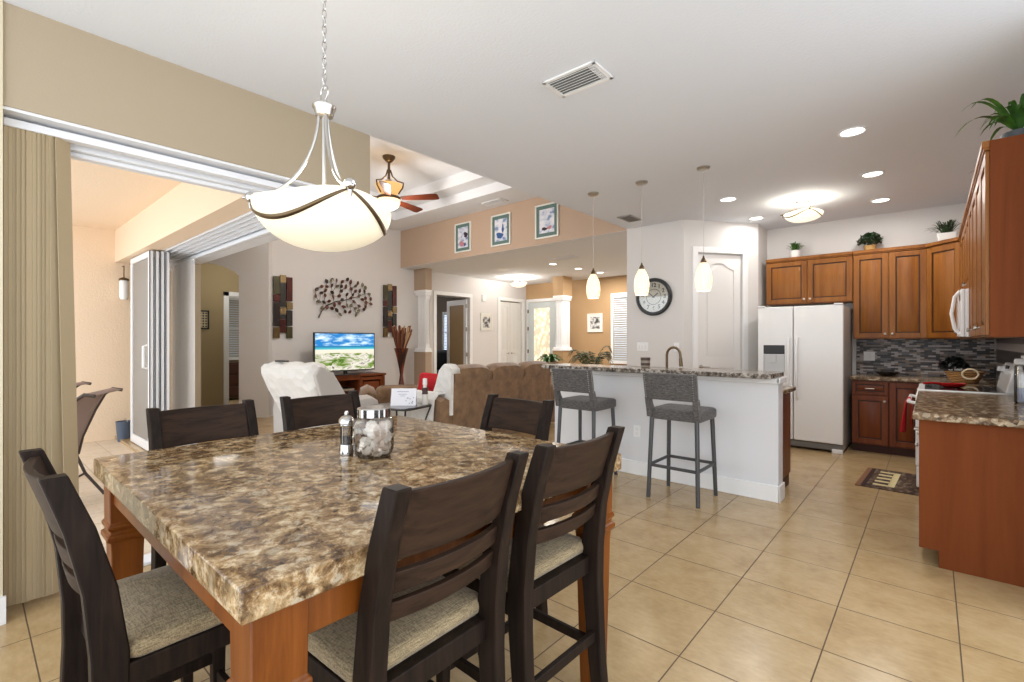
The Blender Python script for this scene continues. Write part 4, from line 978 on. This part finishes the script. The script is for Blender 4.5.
t = thing('vertical_blind', 'stack of white vertical blind vanes beside the arch', 'blind', (-8.05, 1.95, 0))
MB().box(-.2, 4.2, -.02, .02, 2.40, 2.44).build('headrail', M['alu'], t)
for k in range(26):
    b = MB().at((.02+k*.034, .0, 0), math.radians(17+random.uniform(-7, 7))); b.box(-.044, .044, -.0015, .0015, .04, 2.40); b.build('vane', M['blind_white'], t)
wbox('wall_living_corner', M['tan_wall'], -8.75, -7.60, 2.06, 2.16, 0, 3.0)
# lanai things
t = thing('wall_lantern', 'small white glass lantern hanging on the peach stucco patio wall', 'lantern', (-8.68, 1.50, 0))
b = MB(); b.tube([(-.07, 0, 2.42), (.05, 0, 2.42), (.05, 0, 2.24)], .007, 8); b.build('hook', M['bronze'], t, smooth=True)
b = MB(); b.lathe([(.001, 2.26), (.05, 2.24), (.06, 2.225), (.06, 2.21), (.001, 2.21)], (.05, 0, 0), 20); b.build('cap', M['bronze'], t, smooth=True)
b = MB(); b.lathe([(.045, 2.21), (.055, 2.19), (.055, 1.98), (.04, 1.94), (.001, 1.935)], (.05, 0, 0), 20); b.build('glass_globe', mat('lantern_glass', lin(245, 245, 245), .2), t, smooth=True)
t = thing('bucket', 'small blue-grey bucket on the patio floor by the screen door', 'bucket', (-8.46, 1.47, -.04)); t.scale = (.72, .72, .9)
b = MB(); b.lathe([(.09, 0), (.10, .01), (.125, .30), (.13, .31), (.118, .31), (.09, .02), (.001, .02)], n=26); b.build('bucket_body', mat('blue_grey_plastic', lin(84, 98, 118), .5), t, smooth=True)
b = MB(); b.tube([(.128*math.cos(a*PI/8), .03, .30+.05*math.sin(a*PI/8)) for a in range(9)], .005, 6); b.build('handle', M['nickel'], t, smooth=True)
def sling():
    t = thing('patio_chair', '-', 'chair', (0, 0, 0), 0, 'sling chairs on the patio')
    for s_ in (-1, 1):
        x = s_*.27; b = MB()
        b.tube([(x, -.47, .95), (x, -.40, .965), (x, -.34, .92), (x, -.27, .78), (x, -.18, .55), (x, -.15, .40), (x, -.10, .365), (x, .26, .41), (x, .30, .40)], .015, 8)
        b.tube([(x, -.34, .02), (x, -.20, .22), (x, -.14, .38)], .013, 8); b.tube([(x, -.2, .60), (x, -.1, .635), (x, .16, .64), (x, .24, .60), (x, .25, .3), (x, .28, .02)], .013, 8)
        b.build('side_frame', mat('patio_bronze_frame', lin(72, 62, 58), .4, .4), t, smooth=True)
    b = MB(); pf = [(-.47, .955), (-.40, .97), (-.34, .92), (-.27, .78), (-.18, .55), (-.15, .41), (-.09, .375), (.26, .415)]
    b.sheet([[(x, y, z) for x in (-.26, -.13, 0, .13, .26)] for y, z in pf]); b.build('sling', mat('sling_mesh', lin(150, 130, 122), .8), t, solid=.006, smooth=True)
    b = MB(); b.tube([(-.27, -.2, .22), (.27, -.2, .22)], .01); b.build('crossbar', bpy.data.materials['patio_bronze_frame'], t); return t
sl = sling(); sl.location = (-5.53, .41, -.04); sl.rotation_euler = (0, 0, math.radians(152)); sl['label'] = 'brown sling patio chair, the nearer one seen right of the beige blind'
dup(sl, (-6.58, .33, -.04), math.radians(150), 'brown sling patio chair mostly hidden behind the beige blind, farther away')

# ---------------------------------------------------------------- table top items
t = thing('pepper_mill', 'small clear and metal pepper mill left of the shell jar', 'pepper mill', (-1.703, .975, .921))
b = MB(); b.lathe([(.028, 0), (.029, .012), (.026, .018), (.027, .035), (.024, .04)], n=24); b.build('base', M['chrome'], t, smooth=True)
b = MB(); b.lathe([(.023, .04), (.023, .108), (.021, .108), (.021, .042)], n=24, cap=False); b.build('glass_body', M['glass'], t, smooth=True)
b = MB(); b.lathe([(.019, .041), (.019, .068), (.001, .072)], n=20); b.build('peppercorns', mat('peppercorns', lin(38, 36, 48), .7), t, smooth=True)
b = MB(); b.lathe([(.025, .108), (.027, .114), (.026, .118), (.03, .122), (.028, .135), (.018, .146), (.008, .15), (.009, .158), (.006, .166), (.001, .168)], n=24); b.build('cap', M['chrome'], t, smooth=True)
JX, JY = -1.60, 1.03
t = thing('glass_jar', 'clear glass jar with metal lid filled with seashells on the table', 'jar', (JX, JY, .921))
b = MB(); b.lathe([(.045, 0), (.064, .006), (.074, .03), (.074, .125), (.068, .142), (.058, .15), (.058, .16)], n=40, cap=False); b.build('glass_body', M['glass'], t, smooth=True)
b = MB(); b.lathe([(.001, .185), (.058, .185), (.062, .181), (.062, .152), (.058, .152), (.058, .178), (.001, .18)], n=40); b.build('lid', M['chrome'], t, smooth=True)
shc = [mat('shell_white', lin(226, 218, 206), .5), mat('shell_pink', lin(206, 188, 172), .5), mat('shell_brown', lin(132, 104, 80), .5)]
def shell_mesh(kind):
    b = MB()
    if kind == 0:
        b.loft([[(r*(1+.08*math.cos(9*a))*math.cos(a), r*(1+.08*math.cos(9*a))*math.sin(a)*.9, z) for a in [k*PI/18 for k in range(36)]] for r, z in ((.004, .009), (.012, .007), (.018, .003), (.0195, 0), (.017, .001), (.01, .004))])
    elif kind == 1:
        pts = [(.011*(1-k/30)*math.cos(k*.9), .011*(1-k/30)*math.sin(k*.9), k*.0013) for k in range(30)]
        b.tube(pts, [.009*(1-k/31)+.0006 for k in range(30)], 8)
    else: b.ball((0, 0, 0), .016, .011, .010, 12)
    return b
protos = []
for kd in (0, 1, 2, 0):
    protos.append((kd, shell_mesh(kd)))
first = {}
spots = []
random.seed(11)
for lay in range(7):
    z = .016+lay*.0175
    for k in range(8 if lay else 6):
        a = k*2*PI/8+lay*.4; r = .049 if 0 < lay else .036
        spots.append((r*math.cos(a), r*math.sin(a), z))
    for k in range(3): a = k*2.1+lay; spots.append((.022*math.cos(a), .022*math.sin(a), z+.004))
for i, (x, y, z) in enumerate(spots):
    kd = (0, 1, 2, 0, 2)[i % 5]; mm = shc[(0, 0, 1, 0, 2, 0, 1)[i % 7]]; key = (kd, mm.name)
    if key not in first: o = shell_mesh(kd).build('seashell', mm, smooth=True); first[key] = o
    else: o = first[key].copy(); C.objects.link(o)
    o.location = (JX+x, JY+y, .921+z); o.rotation_euler = (random.random()*6, random.random()*6, random.random()*6); q = random.uniform(1.0, 1.35); o.scale = (q, q, q)
    tag(o, ['small flat fan seashell inside the lidded glass jar', 'small spiral seashell inside the lidded glass jar', 'small rounded cowrie shell inside the lidded glass jar'][kd], 'seashell', ['fan shells in the jar', 'spiral shells in the jar', 'cowrie shells in the jar'][kd])

# ---------------------------------------------------------------- living room
t = thing('sofa', 'tan suede reclining sofa seen from behind, left of the breakfast bar', 'sofa', (-4.55, 5.05, 0))
def soft(b, x0, x1, y0, y1, z0, z1, r=.06, e=.05): return cushion(b, x0, x1, y0, y1, z0, z1, r, e, .015)
b = MB(); b.prism([(-.02, .10), (-.0, .95), (-.12, .98), (-.30, .60), (-.35, .10)], -.98, 1.10, 'y'); b.build('back_panel', M['suede'], t, bev=.02)
for k in range(3):
    b = MB(); y0 = -.97+k*.69; rs = []
    for j in range(9):
        u = j/8; yy = y0+.008+u*.674; sq = 1-.06*abs(2*u-1)**4
        rs.append([(.015, yy, .84), (.028, yy, .93*sq+.0), (.015, yy, 1.0*sq), (-.06, yy, 1.045*sq), (-.16, yy, 1.04*sq), (-.20, yy, .98*sq), (-.25, yy, .84), (-.34, yy, .62), (-.38, yy, .5), (-.15, yy, .5)])
    b.loft(rs); b.build('back_cushion', M['suede'], t, smooth=True)
    b = MB(); soft(b, -.95, -.33, y0+.01, y0+.68, .28, .50); b.build('seat_cushion', M['suede'], t, smooth=True)
b = MB(); b.box(-.95, -.05, -.98, 1.10, 0, .30); b.build('base', M['suede'], t, bev=.02)
for yy in (-1.18, 1.10):
    b = MB(); rs = []
    for x in (-.98, -.9, -.5, -.1, -.02):
        q = .96 if x in (-.98, -.02) else 1
        rs.append([(x, yy+.01, .05), (x, yy-.0, .5), (x, yy+.02, .62*q), (x, yy+.1, .66*q), (x, yy+.18, .62*q), (x, yy+.2, .5), (x, yy+.19, .05)])
    b.loft(rs); b.build('armrest', M['suede'], t, smooth=True)
o = MB(); pr = [(.022, .94), (.01, 1.0), (-.06, 1.05), (-.15, 1.055), (-.23, .98), (-.29, .80), (-.38, .62), (-.6, .56), (-.95, .54)]
o.sheet([[(x, y, z-(.015 if y < -1.0 else 0)) for y in (-1.01, -.985, -.94, -.88)] for x, z in pr])
o.prism([(-.0, .42), (.01, .96), (-.06, 1.03), (-.15, 1.035), (-.22, .97), (-.28, .80), (-.36, .64), (-.36, .42)], -1.02, -.985, 'y')
o = o.build('sofa_cover', M['quilt'], solid=.012, smooth=True); o.location = (-4.55, 5.05, 0)
tag(o, 'white quilted cover draped over the near end of the tan sofa', 'sofa cover')
o = MB(); o.sheet([[(x, y, z) for x in (-1.0, -.8, -.6, -.4, -.2, -.1)] for y, z in ((-1.24, .12), (-1.22, .45), (-1.2, .62), (-1.13, .69), (-1.04, .69), (-.98, .64))]); o = o.build('arm_cover', M['quilt'], solid=.02, smooth=True); o.location = (-4.55, 5.05, 0)
tag(o, 'white quilted cover over the near armrest of the tan sofa', 'armrest cover')
o = MB(); cushion(o, -.19, .19, -.17, .17, -.045, .045, .05, .04, .05); o = o.build('throw_pillow', M['red'], smooth=True); o.location = (-5.42, 4.44, .72); o.rotation_euler = (PI/2-.25, .1, .75)
tag(o, 'red throw pillow on the sofa seat beside the bottle', 'pillow')
# recliner (faces +Y)
t = thing('recliner', 'white quilted recliner with its tall back turned to us', 'armchair', (-5.92, 3.06, 0), math.radians(12)); t.scale = (1.12, 1.0, 1.0)
b = MB(); rs = []
for z, y, d, h in ((.30, -.22, .10, .30), (.5, -.27, .12, .36), (.75, -.36, .13, .42), (.95, -.43, .13, .45), (1.03, -.46, .11, .44), (1.07, -.47, .07, .40)):
    rs.append(rr(-h, h, y-d, y+d, min(.09, d*.8), z))
b.loft(rs); b.build('backrest', M['quilt'], t, smooth=True)
for s_ in (-1, 0, 1):
    b = MB(); b.ball((s_*.28, -.40, 1.03), .17, .13, .075, 14); b.build('head_roll', M['quilt'], t, smooth=True)
b = MB(); soft(b, -.32, .32, -.2, .38, .3, .5); b.build('seat_cushion', M['quilt'], t, smooth=True)
b = MB(); b.box(-.36, .36, -.25, .36, 0, .32); b.build('base', M['quilt'], t, bev=.03)
for s_ in (-1, 1):
    b = MB(); rs = []
    for y, q in ((-.3, .92), (-.2, 1), (.3, 1), (.4, .93)):
        x = s_*.42; rs.append([(x-.09, y, .08), (x-.1, y, .5), (x-.08, y, .62*q), (x, y, .66*q), (x+.08, y, .62*q), (x+.1, y, .5), (x+.09, y, .08)])
    b.loft(rs); b.build('armrest', M['quilt2'], t, smooth=True)
b = MB(); b.prism([(-.34, .35), (-.54, .96), (-.46, 1.06), (-.28, .98), (-.02, .60)], .425, .47, 'x'); b.build('side_wing', M['quilt2'], t, bev=.015)
o = MB(); o.box(-.09, .09, -.03, .03, 0, .02); o = o.build('remote_control', M['black'], bev=.006); o.location = (-6.02, 2.58, 1.096); o.rotation_euler = (0, 0, .3); tag(o, 'small black remote lying on top of the white recliner', 'remote control')
# ottoman / tan armchair beyond the table
t = thing('armchair', 'tan suede armchair arm showing between recliner and glass table', 'armchair', (-6.15, 4.35, 0), math.radians(60))
b = MB(); soft(b, -.30, .30, -.28, .36, .28, .48); b.build('seat_cushion', M['suede'], t, smooth=True)
b = MB(); b.box(-.42, .42, -.36, .34, 0, .30); b.build('base', M['suede'], t, bev=.03)
for s_ in (-1, 1):
    b = MB(); rs = []
    for y, q in ((-.40, .92), (-.33, 1), (.3, 1), (.38, .93)):
        x = s_*.42; rs.append([(x-.11, y, .08), (x-.12, y, .5), (x-.1, y, .63*q), (x, y, .68*q), (x+.1, y, .63*q), (x+.12, y, .5), (x+.11, y, .08)])
    b.loft(rs); b.build('armrest', M['suede'], t, smooth=True)
b = MB(); soft(b, -.32, .32, -.44, -.26, .40, .70, .07, .06); b.build('backrest', M['suede'], t, smooth=True)
# glass side table
t = thing('side_table', 'small smoked glass side table with curved dark metal legs', 'side table', (-4.82, 3.47, 0), .25)
b = MB(); b.loft([rr(-.30, .30, -.27, .27, .10, z) for z in (.575, .585)]); b.build('tabletop', M['glass_table'], t)
b = MB(); pts = [(x, y, .568) for x, y, _ in rr(-.30, .30, -.27, .27, .10, 0)]; b.tube(pts+pts[:1], .011, 8); b.build('rim', M['black'], t, smooth=True)
for sx, sy in ((-1, -1), (1, -1), (1, 1), (-1, 1)):
    b = MB(); b.tube([(sx*.27, sy*.24, .565), (sx*.23, sy*.2, .42), (sx*.19, sy*.17, .25), (sx*.22, sy*.2, .10), (sx*.27, sy*.24, .005)], .011); b.build('leg', M['black'], t, smooth=True)
t = thing('desk_card', 'white printed card standing on the glass side table', 'card', (-4.73, 3.44, .586), math.radians(41))
b = MB(); b.prism([(0, 0), (.004, 0), (.055, .20), (.051, .20)], -.15, .15, 'x'); b.prism([(.10, 0), (.104, 0), (.055, .2), (.051, .2)], -.15, .15, 'x'); b.build('card', mat('card_white', lin(240, 240, 246), .6), t)
b = MB()
def onc(x, z, w_, h_): b.box(x, x+w_, -.002+.256*z-.0008, -.002+.256*z+.0008, z, z+h_)
b.M = Matrix.Identity(4)
for k, z in enumerate((.16, .13, .11)): onc(-.08+.02*k, z, .14-.04*k, .004)
for k in range(10): onc(.02+random.random()*.1, .02+random.random()*.07, .009, .009)
b.build('print', mat('card_ink', lin(120, 124, 160), .7), t)
t = thing('decorative_bottle', 'slim white-capped bottle with dark band beside the red pillow', 'bottle', (-4.62, 3.68, .586)); t.scale = (1, 1, 1.25)
b = MB(); b.lathe([(.035, 0), (.037, .01), (.037, .09), (.03, .12), (.022, .14), (.022, .19), (.001, .19)], n=22); b.build('bottle_body', mat('bottle_white', lin(220, 216, 208), .35), t, smooth=True)
b = MB(); b.lathe([(.0385, .10), (.033, .125), (.026, .15), (.0385, .165), (.0385, .13)], n=22); b.build('band', mat('bottle_dark', lin(60, 30, 28), .4), t, smooth=True)
b = MB(); b.lathe([(.024, .19), (.027, .195), (.027, .25), (.001, .255)], n=22); b.build('cap', M['trim'], t, smooth=True)
# tv stand + tv
t = thing('tv_stand', 'low cherry wood television stand with an open shelf', 'tv stand', (-8.62, 4.85, 0), PI/2)
b = MB(); b.box(-.82, .82, -.26, .26, .66, .70); b.box(-.80, -.74, -.24, .25, .02, .66); b.box(.74, .80, -.24, .25, .02, .66); b.box(-.26, -.22, -.22, .25, .08, .66); b.box(.22, .26, -.22, .25, .08, .66); b.box(-.78, .78, -.22, .25, .06, .10); b.box(-.26, .26, -.2, .25, .36, .38); b.box(-.78, .78, .22, .25, .08, .66); b.box(-.26, .26, -.24, -.2, .6, .66)
b.build('body', M['cab_low'], t, bev=.004)
for s_ in (-1, 1): door_part(t, min(s_*.24, s_*.76), max(s_*.24, s_*.76), .11, .64, M['cab_low'], (s_*.29, .4, 'knob'), y=-.24)
t = thing('cable_box', 'silver-fronted media box on the shelf of the television stand', 'media box', (-8.60, 4.85, .381), PI/2)
MB().box(-.17, .17, -.15, .12, .004, .06).build('body', M['black'], t, bev=.003); b = MB(); b.box(-.15, .15, -.153, -.15, .015, .05); b.build('front_panel', M['nickel'], t)
t = thing('television', 'flat television showing a turquoise sea, beach and rooftops', 'television', (-8.42, 4.81, 0), PI/2)
MB().box(-.63, .63, 0, .05, .78, 1.51).build('casing', M['black'], t, bev=.006)
m = mat('tv_picture', (0, 0, 0, 1), .2)
tc = nd(m, 'ShaderNodeTexCoord'); sx = nd(m, 'ShaderNodeSeparateXYZ'); lk(m, tc.outputs['Generated'], sx.inputs[0])
gv = coords(m, (3.2, 1, 7), kind='Generated'); gh = coords(m, (7, 1, 9), kind='Generated')
n1 = noise(m, gv, 1.4, 6, .6); n2 = noise(m, gh, .8, 4, .6, .9)
adz = nd(m, 'ShaderNodeMath', operation='MULTIPLY_ADD'); lk(m, n2, adz.inputs[0]); adz.inputs[1].default_value = .12; lk(m, sx.outputs[2], adz.inputs[2])
sky = ramp(m, n1, [(.44, lin(28, 130, 205)), (.58, lin(190, 225, 245)), (.66, lin(240, 248, 252))])
land = ramp(m, n2, [(.34, lin(60, 96, 36)), (.44, lin(120, 150, 60)), (.52, lin(205, 200, 180)), (.62, lin(240, 236, 220)), (.7, lin(90, 84, 76))])
base = ramp(m, sx.outputs[2], [(0, lin(150, 150, 140)), (.3, lin(232, 224, 200)), (.46, lin(236, 228, 206)), (.56, lin(238, 232, 214)), (.575, lin(90, 200, 210)), (.64, lin(20, 130, 170)), (.665, lin(30, 120, 190))])
def step(v_, thr, up=True):
    q = nd(m, 'ShaderNodeMath', operation='GREATER_THAN' if up else 'LESS_THAN'); lk(m, v_, q.inputs[0]); q.inputs[1].default_value = thr; return q.outputs[0]
c = mix(m, step(sx.outputs[2], .665), base, sky)
c = mix(m, step(adz.outputs[0], .52, False), c, land)
lk(m, c, BS(m).inputs['Emission Color']); BS(m).inputs['Emission Strength'].default_value = .85
scn = MB().box(-.61, .61, -.003, 0, .80, 1.49).build('screen', m, t)
b = MB(); b.box(-.03, .03, .0, .05, .715, .79); b.box(-.25, .25, -.1, .12, .702, .716); b.build('foot', M['black'], t, bev=.003)
# vase with branches
t = thing('floor_vase', 'tall flared dark red and black floor vase beside the television', 'vase', (-8.35, 6.03, 0))
m = mat('vase_lacquer', lin(70, 28, 20), .3); lk(m, ramp(m, noise(m, coords(m, (6, 6, .8)), 2, 4), [(.4, lin(24, 14, 12)), (.6, lin(122, 46, 26))]), BS(m).inputs['Base Color'])
b = MB(); b.lathe([(.12, 0), (.13, .01), (.10, .22), (.05, .50), (.032, .64), (.05, .78), (.10, 1.02), (.15, 1.20), (.142, 1.20), (.09, 1.02), (.03, .75)], n=30); b.build('vase_body', m, t, smooth=True)
for k in range(60):
    a = random.random()*2*PI; r = random.uniform(.05, .25); b = MB()
    b.tube([(.02*math.cos(a), .02*math.sin(a), .9), (.5*r*math.cos(a), .5*r*math.sin(a), 1.25), (r*math.cos(a+.2), r*math.sin(a+.2), random.uniform(1.5, 1.68))], [.008, .010, .016], 6)
    b.build('dried_branch', M.setdefault('br%d' % (k % 3), mat('dried_branch_%d' % (k % 3), (lin(90, 50, 34), lin(186, 150, 110), lin(130, 74, 50))[k % 3], .8)), t, smooth=True)
# art on TV wall
AC = {'g': lin(78, 72, 44), 'k': lin(42, 30, 25), 'r': lin(84, 28, 18), 'y': lin(150, 126, 84), 's': lin(58, 54, 50), 'o': lin(112, 88, 48)}
AM = {k: (lambda mm, c: (lk(mm, ramp(mm, noise(mm, coords(mm, (1, 1, .3)), 16, 4), [(.35, tuple(q*.55 for q in c[:3])+(1,)), (.65, c)]), BS(mm).inputs['Base Color']), mm)[1])(mat('art_metal_'+k, v, .4, .35), v) for k, v in AC.items()}
cols = [(-.17, -.06, [(.80, 1.12, 'g'), (.66, .79, 'r'), (.22, .65, 'k'), (0, .2, 'o')]), (-.055, .055, [(1.01, 1.15, 'y'), (.58, 1.0, 's'), (.44, .56, 'y'), (.36, .43, 's'), (.10, .35, 'r')]), (.06, .17, [(.68, 1.12, 'r'), (.53, .66, 'y'), (.23, .51, 's'), (.0, .21, 'g')])]
def artpanel(y, z, lab):
    t = thing('wall_sculpture', lab, 'wall art', (-8.925, y, z), PI/2, 'block art panels beside the television')
    for j, (x0, x1, bl) in enumerate(cols):
        for z0, z1, c_ in bl: MB().box(x0, x1, -.05+.012*(j == 1)-.01*(c_ == 'y'), -.02, z0, z1).build('block', AM[c_], t, bev=.004)
    b = MB(); b.box(-.13, .13, -.022, -.0, .1, .13); b.box(-.13, .13, -.022, 0, .95, .98); b.build('bracket', M['black'], t); return t
a0 = artpanel(3.83, 1.40, 'tall red, black and gold block wall sculpture left of the metal leaves')
dup(a0, (-8.925, 6.12, 1.44), PI/2, 'tall red, black and gold block wall sculpture above the dried branches, right of the leaves')
t = thing('leaf_sculpture', 'dark metal branch wall sculpture with many bronze leaves over the television', 'wall art', (-8.90, 5.0, 0), PI/2)
lm = [mat('leaf_bronze', lin(92, 56, 44), .35, .5), mat('leaf_dark_metal', lin(56, 44, 42), .35, .5), mat('leaf_olive_metal', lin(110, 102, 84), .4, .5)]
random.seed(5)
main = [(-.50, 1.80), (-.44, 1.93), (-.34, 2.04), (-.15, 2.13), (.08, 2.18), (.3, 2.25), (.5, 2.33)]
b = MB(); b.tube([(x, -.02, z) for x, z in main], [.016, .014, .012, .010, .008, .006, .005], 8)
nodes = list(main[2:]); pts_ = []
for tr in range(6000):
    x = random.uniform(-.6, .64); z = random.uniform(1.86, 2.58)
    if ((x-.03)/.63)**2+((z-2.23)/.35)**2 > 1 or (x < -.2 and z < 2.0): continue
    if all((x-a_)**2+((z-b_)*1.0)**2 > .088**2 for a_, b_ in pts_): pts_.append((x, z))
dm = lambda p: min((p[0]-q[0])**2+(p[1]-q[1])**2 for q in main[2:])
pts_.sort(key=dm); pts_ = pts_[:78]; lf = []
for p in pts_:
    q = min(nodes, key=lambda n_: (n_[0]-p[0])**2+(n_[1]-p[1])**2+(.05 if n_[0] > p[0]+.05 else 0))
    b.tube([(q[0], -.022, q[1]), ((p[0]+q[0])/2, -.03, (p[1]+q[1])/2+.006), (p[0], -.03, p[1])], [.0045, .004, .003], 6); nodes.append(p); lf.append((q, p))
b.build('branch', lm[1], t, smooth=True)
for cnt, (q, p) in enumerate(lf):
    a = math.atan2(p[1]-q[1], p[0]-q[0])+random.uniform(-.9, .9)
    b = MB().at((p[0], -.035-random.random()*.02, p[1]), ry=-a, rx=random.uniform(-.5, .5)); l, w_ = random.uniform(.085, .11), .034
    b.loft([[(g_*l-.03, 0, hw), (g_*l-.03, -.006, 0), (g_*l-.03, 0, -hw), (g_*l-.03, .002, 0)] for g_, hw in ((0, .002), (.25, w_*.8), (.5, w_), (.75, w_*.75), (1, .001))]); b.build('leaf', lm[cnt % 3 if cnt % 4 else 0], t, smooth=True)
# framed prints on the soffit
def framed(label, loc, rz, W, H_, fm, matm, seed, pal, group=None, fw=.025, mw=.06, name='framed_print'):
    t = thing(name, label, 'picture', loc, rz, group)
    b = MB(); w, h = W/2, H_/2
    b.box(-w, w, -.03, 0, h-fw, h); b.box(-w, w, -.03, 0, -h, -h+fw); b.box(-w, -w+fw, -.03, 0, -h+fw, h-fw); b.box(w-fw, w, -.03, 0, -h+fw, h-fw); b.build('frame', fm, t, bev=.003)
    MB().box(-w+fw, w-fw, -.014, -.004, -h+fw, h-fw).build('mount', matm, t)
    m = mat('print_%d' % seed, (.8, .8, .8, 1), .5)
    lk(m, ramp(m, noise(m, coords(m, (1, 1, 1.3), (seed*3.1, 0, seed)), 9, 3, .5), pal), BS(m).inputs['Base Color'])
    MB().box(-w+fw+mw, w-fw-mw, -.017, -.013, -h+fw+mw, h-fw-mw).build('print', m, t); return t
wf = mat('white_frame', lin(232, 232, 226), .4); gm = mat('sage_mount', lin(92, 118, 112), .7); cm = mat('cream_mount', lin(226, 222, 214), .7)
W_ = [(.40, lin(226, 226, 232)), (.55, lin(200, 206, 222)), (.64, lin(120, 140, 180))]
def blob(t, cx, cz, rx, rz, c, seed):
    b = MB(); b.prism([(cx+rx*(1+.25*math.sin(3*a+seed))*math.cos(a), cz+rz*(1+.2*math.cos(2*a+seed))*math.sin(a)) for a in [k*PI/10 for k in range(20)]], -.0195, -.017, 'y'); b.build('print_motif', c, t)
bl_ = mat('print_blue', lin(40, 84, 140), .6); pk = mat('print_dark', lin(44, 24, 44), .6); rd_ = mat('print_rose', lin(190, 130, 140), .6)
t = framed('sage-matted print with a dark round shape, leftmost of three on the peach wall', (-6.885, 6.428, 3.37), 0, .45, .57, wf, gm, 1, W_, 'framed prints on the peach wall'); blob(t, .08, .04, .05, .06, pk, 1); blob(t, -.03, -.12, .07, .05, rd_, 2); blob(t, .06, -.14, .03, .03, bl_, 4)
t = framed('sage-matted print with a blue shape, middle of three on the peach wall', (-5.88, 6.428, 3.365), 0, .47, .57, wf, gm, 2, W_, 'framed prints on the peach wall'); blob(t, -.03, -.1, .08, .06, bl_, 1); blob(t, .05, .02, .025, .07, bl_, 3)
t = framed('sage-matted print with pale sky, rightmost of three on the peach wall', (-4.84, 6.428, 3.36), 0, .48, .57, wf, gm, 3, W_, 'framed prints on the peach wall'); blob(t, -.05, -.13, .06, .025, pk, 2); blob(t, .06, -.12, .05, .03, rd_, 5)
BW = [(.4, lin(216, 214, 210)), (.5, lin(150, 148, 146)), (.6, lin(60, 60, 62))]
framed('white-framed grey beach print on the foyer wall beside the bedroom doorway', (-8.928, 9.16, 1.85), PI/2, .44, .46, wf, cm, 7, BW)
framed('white-framed grey print on the golden tan wall beside the window', (-6.595, 10.828, 1.82), 0, .45, .48, wf, cm, 8, BW)
t = thing('door_chime', 'small white chime box high on the foyer wall', 'door chime', (-8.928, 9.05, 2.48), PI/2); MB().box(-.07, .07, -.05, 0, -.09, .09).build('cover', M['trim'], t, bev=.008); b = MB(); [b.box(-.05, .05, -.053, -.05, -.05+k*.02, -.042+k*.02) for k in range(5)]; b.build('grille', M['trim2'], t)
# bedroom leather chair
t = thing('leather_chair', 'black leather chair inside the bedroom beyond the foyer doorway', 'armchair', (-10.9, 9.25, 0), math.radians(-120))
b = MB(); soft(b, -.34, .34, -.3, .36, .30, .48); b.build('seat_cushion', M['leather_dark'], t, smooth=True)
b = MB(); b.box(-.42, .42, -.36, .34, 0, .30); b.build('base', M['leather_dark'], t, bev=.03)
b = MB(); b.at((0, -.32, .42), rx=-.15 ); soft(b, -.36, .36, -.1, .1, 0, .65, .07, .06); b.build('backrest', M['leather_dark'], t, smooth=True)
for s_ in (-1, 1): b = MB(); soft(b, s_*.42-.09, s_*.42+.09, -.36, .36, .1, .62, .05, .05); b.build('armrest', M['leather_dark'], t, smooth=True)
# foyer plants
t = thing('potted_palm', 'large arching green palm beyond the breakfast bar', 'plant', (-4.95, 7.95, 0))
b = MB(); b.lathe([(.13, 0), (.15, .02), (.20, .62), (.21, .65), (.18, .65), (.17, .60)], n=30); b.build('pot', mat('brown_pot', lin(120, 80, 50), .5), t, smooth=True)
for k in range(15):
    a = k*2.4; L_ = random.uniform(.35, .52); ri = random.uniform(.55, .85)
    sp = [(L_*u*math.cos(a), L_*u*math.sin(a), .62+ri*math.sin(u*1.9)*.85-.1*u*u) for u in [i/12 for i in range(13)]]
    b = MB(); b.tube(sp, [.006*(1-.7*i/12) for i in range(13)], 5)
    for i in range(3, 13):
        p = Vector(sp[i]); d = (Vector(sp[i])-Vector(sp[i-1])).normalized(); sd = Vector((-math.sin(a), math.cos(a), 0))
        for s_ in (-1, 1):
            l = .17*(1-.5*abs(i-7)/6); tip = p+sd*s_*l*.8+d*l*.6+Vector((0, 0, -.05)); md = (p+tip)/2+Vector((0, 0, .012)); w_ = d*.014
            b.f([b.v(p-w_*.4), b.v(md-w_), b.v(tip), b.v(md+w_)])
    b.build('frond', M['leaf_dark'], t)
t = thing('leafy_houseplant', 'low leafy green houseplant beyond the left end of the bar', 'plant', (-5.95, 8.0, 0))
b = MB(); b.lathe([(.16, 0), (.17, .02), (.14, .85), (.17, .88), (.17, .92), (.14, .92), (.13, .88)], n=26); b.build('planter', M['taupe'], t, smooth=True)
b = MB()
for k in range(60): a = random.random()*6.28; q = random.uniform(.4, 1); strip(b, (.05*math.cos(a), .05*math.sin(a), .9), a, .30*q, .20*(1.1-q)+.07, .10*q, .022, 6)
b.build('foliage', M['leaf'], t, smooth=True)
